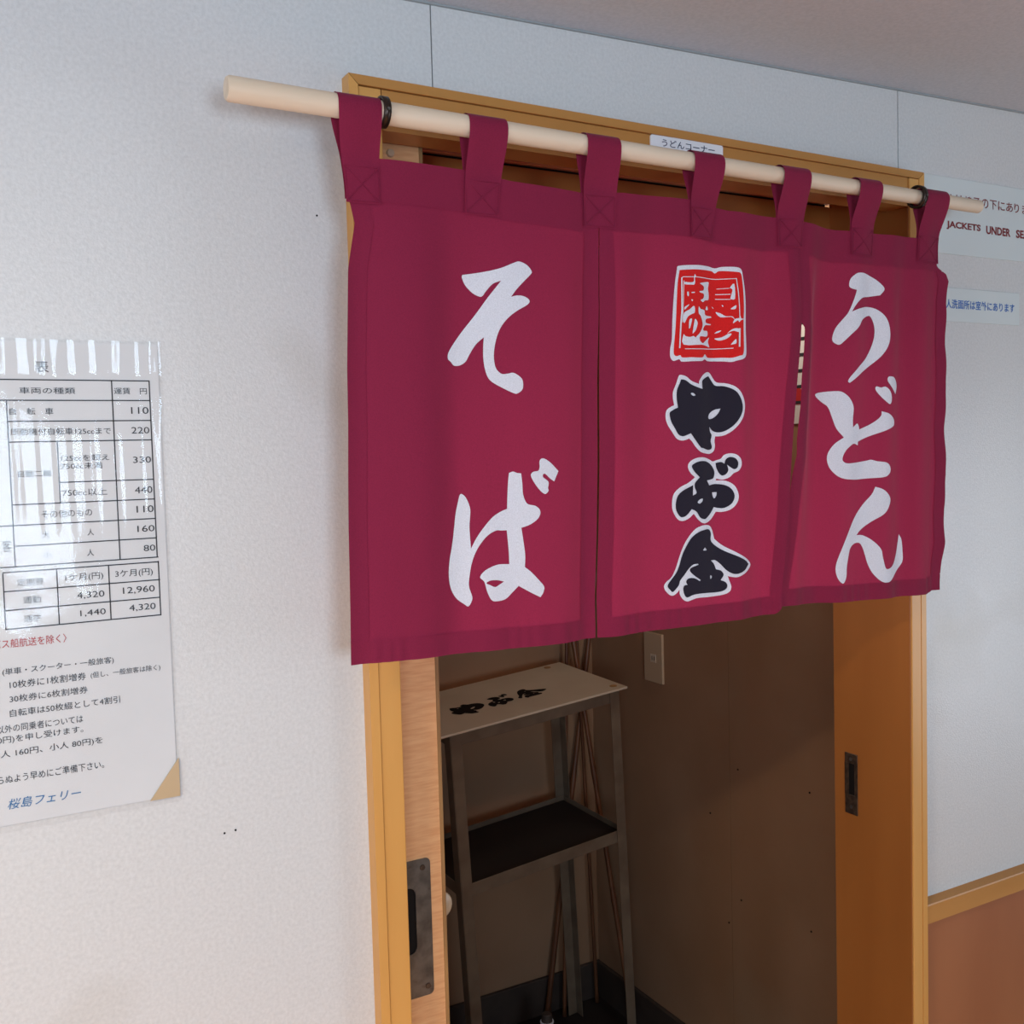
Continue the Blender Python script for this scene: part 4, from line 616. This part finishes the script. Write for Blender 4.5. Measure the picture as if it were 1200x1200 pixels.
def printed(name, loops, m, lift, off=None, lab=None, extra=()):
    V, F = flat_shape([smooth_loop(L) for L in loops], 4.0)
    q = P()
    A = [q.bm.verts.new((v.x / 1000, fold(v.x / 1000, v.y / 1000) - lift + (off(v.x / 1000, v.y / 1000) if off else 0), v.y / 1000)) for v in V]
    for f_ in F: q.bm.faces.new([A[i] for i in f_])
    o = q.build(name, m, nor, True)
    if lab: o['label'] = lab
    return o
pr_, pw, pb = M['print_red'], M['cloth_print'], M['print_black']
printed('lettering', G['so'], pw, 0.0006, None, 'large white brushed so character')
printed('lettering', G['ba'] + G['ba_hole'] + G['ba_dot'], pw, 0.0006, None, 'large white brushed ba character')
printed('lettering', G['u'], pw, 0.0006, behind, 'white brushed u character')
printed('lettering', G['do'], pw, 0.0006, behind, 'white brushed do character')
printed('lettering', G['n'], pw, 0.0006, behind, 'white brushed n character')
for k_, lb in (('ya', 'ya'), ('bu', 'bu'), ('kin', 'kin')):
    printed('lettering_outline', G[k_ + '_w'], pw, 0.0005)
    printed('lettering', G[k_ + '_b'] + G[k_ + '_h'], pb, 0.0010, None, 'black white-edged %s character' % lb)
printed('seal_outline', G['seal_w'], pw, 0.0005)
printed('seal', G['seal_r'], pr_, 0.0009, None, 'square red seal emblem')
def printed_many(name, shapes, m, lift):
    q = P()
    for L in shapes:
        V, F = flat_shape([smooth_loop(L, 3)], 3.0)
        A = [q.bm.verts.new((v.x / 1000, fold(v.x / 1000, v.y / 1000) - lift, v.y / 1000)) for v in V]
        for f_ in F: q.bm.faces.new([A[i] for i in f_])
    return q.build(name, m, nor, True)
printed_many('seal_carving', G['seal_h'], pw, 0.0016)

# ------------------------------------------------------------------ signs
lab = thing('small_sign', (0.455, 0.002, 1.888), 'small white plastic name plate on the door header above the rod', 'sign')
P().prism(rrect(0.3975, 0.5145, 1.8715, 1.9068, 0.003), 0.0018, 0.0036).build('plate', M['white'], lab)
put_text('lettering', 'うどんコーナー', 0.4150, 0.5005, 1.8940, 1.9032, 0.0016, M['inknavy'], lab, bold=0.01)
s1_ = thing('wall_sign', (1.15, 0.018, 1.86), 'white life jacket notice with red lettering, above the blue one right of the curtain', 'sign')
P().box(0.9225, 1.42, 0.0180, 0.0200, 1.8030, 1.9195, 0.0004).build('plate', M['sign'], s1_)
pitch = 0.02005
for i, ch in enumerate('救命胴衣は椅子の下にあります'):
    x0 = 0.9130 + i * 0.02030
    put_text('lettering', ch, x0, x0 + (0.0168 if ch not in 'り' else 0.012), 1.8800, 1.8945, 0.0176, M['inkdred'], s1_, bold=0.008)
put_text('lettering', 'LIFE', 0.9300, 0.9610, 1.8405, 1.8535, 0.0176, M['inkdred'], s1_, bold=0.034)
put_text('lettering', 'JACKETS', 0.9722, 1.0529, 1.8402, 1.8534, 0.0176, M['inkdred'], s1_, bold=0.034)
put_text('lettering', 'UNDER', 1.0664, 1.1268, 1.8402, 1.8532, 0.0176, M['inkdred'], s1_, bold=0.034)
put_text('lettering', 'SEATS', 1.1409, 1.1960, 1.8400, 1.8532, 0.0176, M['inkdred'], s1_, bold=0.034)
s2_ = thing('wall_sign', (1.03, 0.018, 1.725), 'small white washroom notice with blue lettering, under the red-lettered one right of the curtain', 'sign')
P().box(0.9050, 1.1500, 0.0180, 0.0200, 1.6996, 1.7515, 0.0004).build('plate', M['sign'], s2_)
put_text('lettering', '婦人洗面所は室外にあります', 0.9560, 1.1368, 1.7195, 1.7340, 0.0176, M['inkblue2'], s2_, bold=0.015)

# ------------------------------------------------------------------ laminated fare notice
fn = thing('fare_notice', (-0.40, 0.018, 1.40), 'large laminated white fare table with ruled rows taped to the wall at the left', 'notice')
px0, px1, pz0, pz1 = -0.62, -0.2010, 1.1690, 1.6320
P().prism([(px0 + .002, pz0 + .006), (px1 - .003, pz0 + .006), (px1 - .003, pz1 - .002), (px0 + .002, pz1 - .002)], 0.0186, 0.0196).build('paper', M['paper'], fn)
ln = P()
for (xa, za, xb, zb) in LINES:
    xa, za, xb, zb = xa / 1000, za / 1000, xb / 1000, zb / 1000
    h = 0.00055
    if abs(xb - xa) > abs(zb - za):
        zm = (za + zb) / 2
        if xa < -0.3405 and zm > 1.4145 and xa > -0.36: xa = -0.41 if zm > 1.57 or zm < 1.42 or abs(zm - 1.4576) < .002 or abs(zm - 1.4189) < .002 else -0.3412
        ln.box(xa, xb + h, 0.0182, 0.0186, zm - h, zm + h)
    else:
        xm = (xa + xb) / 2; ln.box(xm - h, xm + h, 0.0182, 0.0186, zb, za)
ln.build('ruled_lines', M['ink'], fn)
INK = {'k': M['ink'], 'r': M['inkred'], 'b': M['inkblue']}
for (s_, xa, xb, za, zb, k_) in TEXTS:
    put_text('printed_text', s_, xa / 1000, xb / 1000, za / 1000, zb / 1000, 0.0181, INK[k_], fn, 0.25 if k_ == 'b' else 0.0)
P().prism([(-0.2016, 1.2134), (-0.2308, 1.1742), (-0.2016, 1.1742)], 0.0170, 0.0180).build('corner_tape', M['tape'], fn)
def film(u, v):
    x = px0 + u * (px1 - px0); z = pz0 + v * (pz1 - pz0)
    t = sm(1.56, 1.63, z); lo = sm(1.43, 1.50, z) * (1 - t) ; b = sm(1.45, 1.36, z)
    y = 0.0160
    r1 = math.sin(x * 370 + 1.6 * math.sin(x * 63) + (z - 1.6) * 6) + (0.15 + 0.2 * (1 - t)) * math.sin(x * 890 + z * 12)
    y += r1 * (0.00016 * t + 0.00014 * lo)
    y += 0.0005 * noise.noise(Vector((x * 30, z * 22, 0))) * (0.25 + b) + 0.0010 * noise.noise(Vector((x * 11, z * 14, 3)))
    y += 0.0006 * t * noise.noise(Vector((x * 60, z * 20, 9)))
    y -= 0.105 * max(0.0, z - 1.600 + 0.004 * noise.noise(Vector((x * 55, 0, 5))) + 0.002 * noise.noise(Vector((x * 160, 0, 8)))) + 0.002 * sm(-0.214, -0.201, x) * sm(1.50, 1.58, z)
    return Vector((x, y, z))
P().grid(film, 300, 200).build('laminate_film', M['film'], fn, True)

# ------------------------------------------------------------------ inside the pantry: leaning steel rack
RM = Matrix(((0.9963053, -0.0479859, -0.0712253, 0.9719044), (0.04438996, 0.99769934, -0.0512402, 0.93), (0.07352024, 0.0478892, 0.99614326, 0.9518639), (0, 0, 0, 1)))
rk = thing('steel_rack', (0.78, 1.07, 0), 'dull brown steel rack leaning in the dark pantry corner', 'rack')
RW, RD = 0.449, 0.255
def rackbox(name, boxes, m, parent=rk):
    q = P()
    for b in boxes: q.box(*b, 0.0006)
    return q.build(name, m, parent, False, None, RM)
for k, dz in enumerate((0.0, -0.346)):
    sh = rackbox('shelf', [(-RW + .006, -.004, .004, RD - .004, dz - 0.004 - (.010 if k else 0), dz - .001 - (.010 if k else 0))], M['shelfdark'])
    rackbox('shelf_lip', [(-RW, 0, -0.001, 0.001, dz - 0.029, dz), (-RW, 0, RD - 0.001, RD + 0.001, dz - 0.029, dz), (-RW - .001, -RW + .001, 0, RD, dz - 0.029, dz), (-.001, .001, 0, RD, dz - 0.029, dz)], M['rack'], sh)
def leg(x, y, sx, sy):
    foot = -(RM @ Vector((x, y, 0))).z / 0.996
    q = P(); w_ = 0.026
    q.box(min(x, x + sx * w_), max(x, x + sx * w_), min(y, y - sy * .0015), max(y, y - sy * .0015), foot + 0.004, 0.0)
    q.box(min(x, x - sx * .0015), max(x, x - sx * .0015), min(y, y + sy * w_), max(y, y + sy * w_), foot + 0.004, 0.0)
    q.build('leg', M['rack'], rk, False, None, RM)
leg(0.0022, -0.0022, -1, 1); leg(-RW - .0022, -0.0022, 1, 1); leg(0.0022, RD + .0022, -1, -1); leg(-RW - .0022, RD + .0022, 1, -1)
bd = thing('sign_board', tuple((RM @ Vector((-0.23, 0.12, 0.004)))), 'cream lettered sign board lying flat on top of the steel rack', 'sign board')
P().box(-0.50, 0.0165, -0.020, 0.262, 0.0035, 0.0085, 0.0008).build('board', M['board'], bd, False, None, RM)
for (cx, cy) in ((-0.006, 0.006), (-0.035, 0.242)):
    P().tube([(cx, cy, 0.0084), (cx, cy, 0.0092)], 0.009, 14).build('stain_mark', M['edging'], bd, False, None, RM)
def board_glyph(loops, x0, x1, y0, y1):
    L = [smooth_loop(l) for l in loops]; a = [p for l in L for p in l]
    ax, bx, ay, by = min(p.x for p in a), max(p.x for p in a), min(p.y for p in a), max(p.y for p in a)
    V, F = flat_shape(L, 0); q = P()
    A = [q.bm.verts.new((x0 + (v.x - ax) / (bx - ax) * (x1 - x0), y0 + (v.y - ay) / (by - ay) * (y1 - y0), 0.0090)) for v in V]
    for f_ in F: q.bm.faces.new([A[i] for i in f_])
    q.build('lettering', M['dark'], bd, False, None, RM)
board_glyph(G['ya_b'] + G['ya_h'], -0.392, -0.305, 0.062, 0.135)
board_glyph(G['bu_b'] + G['bu_h'], -0.300, -0.228, 0.068, 0.136)
board_glyph(G['kin_b'] + G['kin_h'], -0.222, -0.135, 0.072, 0.135)

# bamboo poles standing in the corner
def pole(a, b, r, lab, bend=0.0):
    a, b = Vector(a), Vector(b); n = 40; pts = []; rs = []
    for i in range(n + 1):
        t = i / n; p = a.lerp(b, t); p.x += bend * math.sin(PI * t); pts.append(p)
        k = (t * 9) % 1.0
        rs.append(r * (1 - 0.25 * t) * (1.22 if k < 0.12 else 1.0))
    o = P().tube(pts, rs, 10).build('bamboo_pole', M['bamboo'], None, True, tuple(a))
    tag(o, lab, 'pole', 'bamboo poles in the pantry corner')
for a in POLES: pole(*a)

# wall outlet
op = thing('wall_outlet', (1.138, 1.0, 0.995), 'cream power outlet plate on the pantry side wall', 'outlet')
P().box(1.133, 1.140, 0.9655, 1.040, 0.9345, 1.0595, 0.0018, 2).build('cover_plate', M['plate'], op)
soc = P().box(1.1322, 1.1335, 0.990, 1.012, 0.985, 1.006, 0.0003).build('socket', M['board'], op)
for yy in (0.996, 1.005):
    P().box(1.1318, 1.1325, yy - 0.0009, yy + 0.0009, 0.9905, 1.0005).build('slot', M['dark'], soc)
# small printed picture further up the side wall, seen through the gap of the curtain
pc = thing('wall_poster', (1.138, 0.50, 1.70), 'white poster with red and black print behind the gap in the curtain', 'poster')
P().box(1.1375, 1.1398, 0.38, 0.60, 1.56, 1.86).build('sheet', M['paper'], pc)
q = P()
random.seed(3)
for i in range(16):
    yy = 0.41 + random.random() * 0.15; zz = 1.61 + random.random() * 0.2; r = 0.008 + random.random() * 0.012
    q.prism([(yy + r * math.cos(a) * (0.7 + 0.5 * random.random()), zz + r * math.sin(a) * (0.7 + 0.5 * random.random())) for a in [k * PI / 4 for k in range(8)]], 1.1369 - i * 1e-5, 1.1376, 'x')
tag(q.build('print', M['inkred'], pc), kind='stuff')
q = P()
for i in range(7):
    zz = 1.60 + i * 0.032; q.box(1.1366, 1.1371, 0.42 + 0.01 * (i % 3), 0.55 - 0.02 * (i % 2), zz, zz + 0.006)
tag(q.build('print', M['ink'], pc), kind='stuff')
# bottle standing on the lowest shelf
bo = thing('bottle', BOT, 'dark bottle with a white ringed cap low in the pantry', 'bottle')
bx, by, bz = BOT
P().tube([(bx, by, bz), (bx, by, bz + .004), (bx, by, bz + 0.10), (bx, by, bz + 0.125), (bx, by, bz + 0.14)], [0.026, 0.028, 0.028, 0.018, 0.0135], 24).build('body', M['glassy'], bo, True)
P().tube([(bx, by, bz + .140), (bx, by, bz + .144)], 0.0165, 24).build('cap_ring', M['white'], bo)
P().tube([(bx, by, bz + .144), (bx, by, bz + .160), (bx, by, bz + .163)], [0.0135, 0.013, 0.010], 24).build('cap', M['base'], bo)
# pale disc hanging on the pantry side of the sliding door
dc = thing('door_stop', (0.118, 0.095, 0.953), 'small pale round knob peeking out past the sliding door edge', 'door stop')
P().tube([(0.104, 0.0805, 0.953), (0.104, 0.092, 0.953)], 0.004, 12).build('stem', M['steel'], dc)
P().tube([(0.117, 0.092, 0.953), (0.117, 0.094, 0.953), (0.117, 0.098, 0.953)], [0.0165, 0.018, 0.0165], 28).build('disc', M['plate'], dc, True)
for o in bpy.data.objects:
    if '_o' in o: del o['_o']
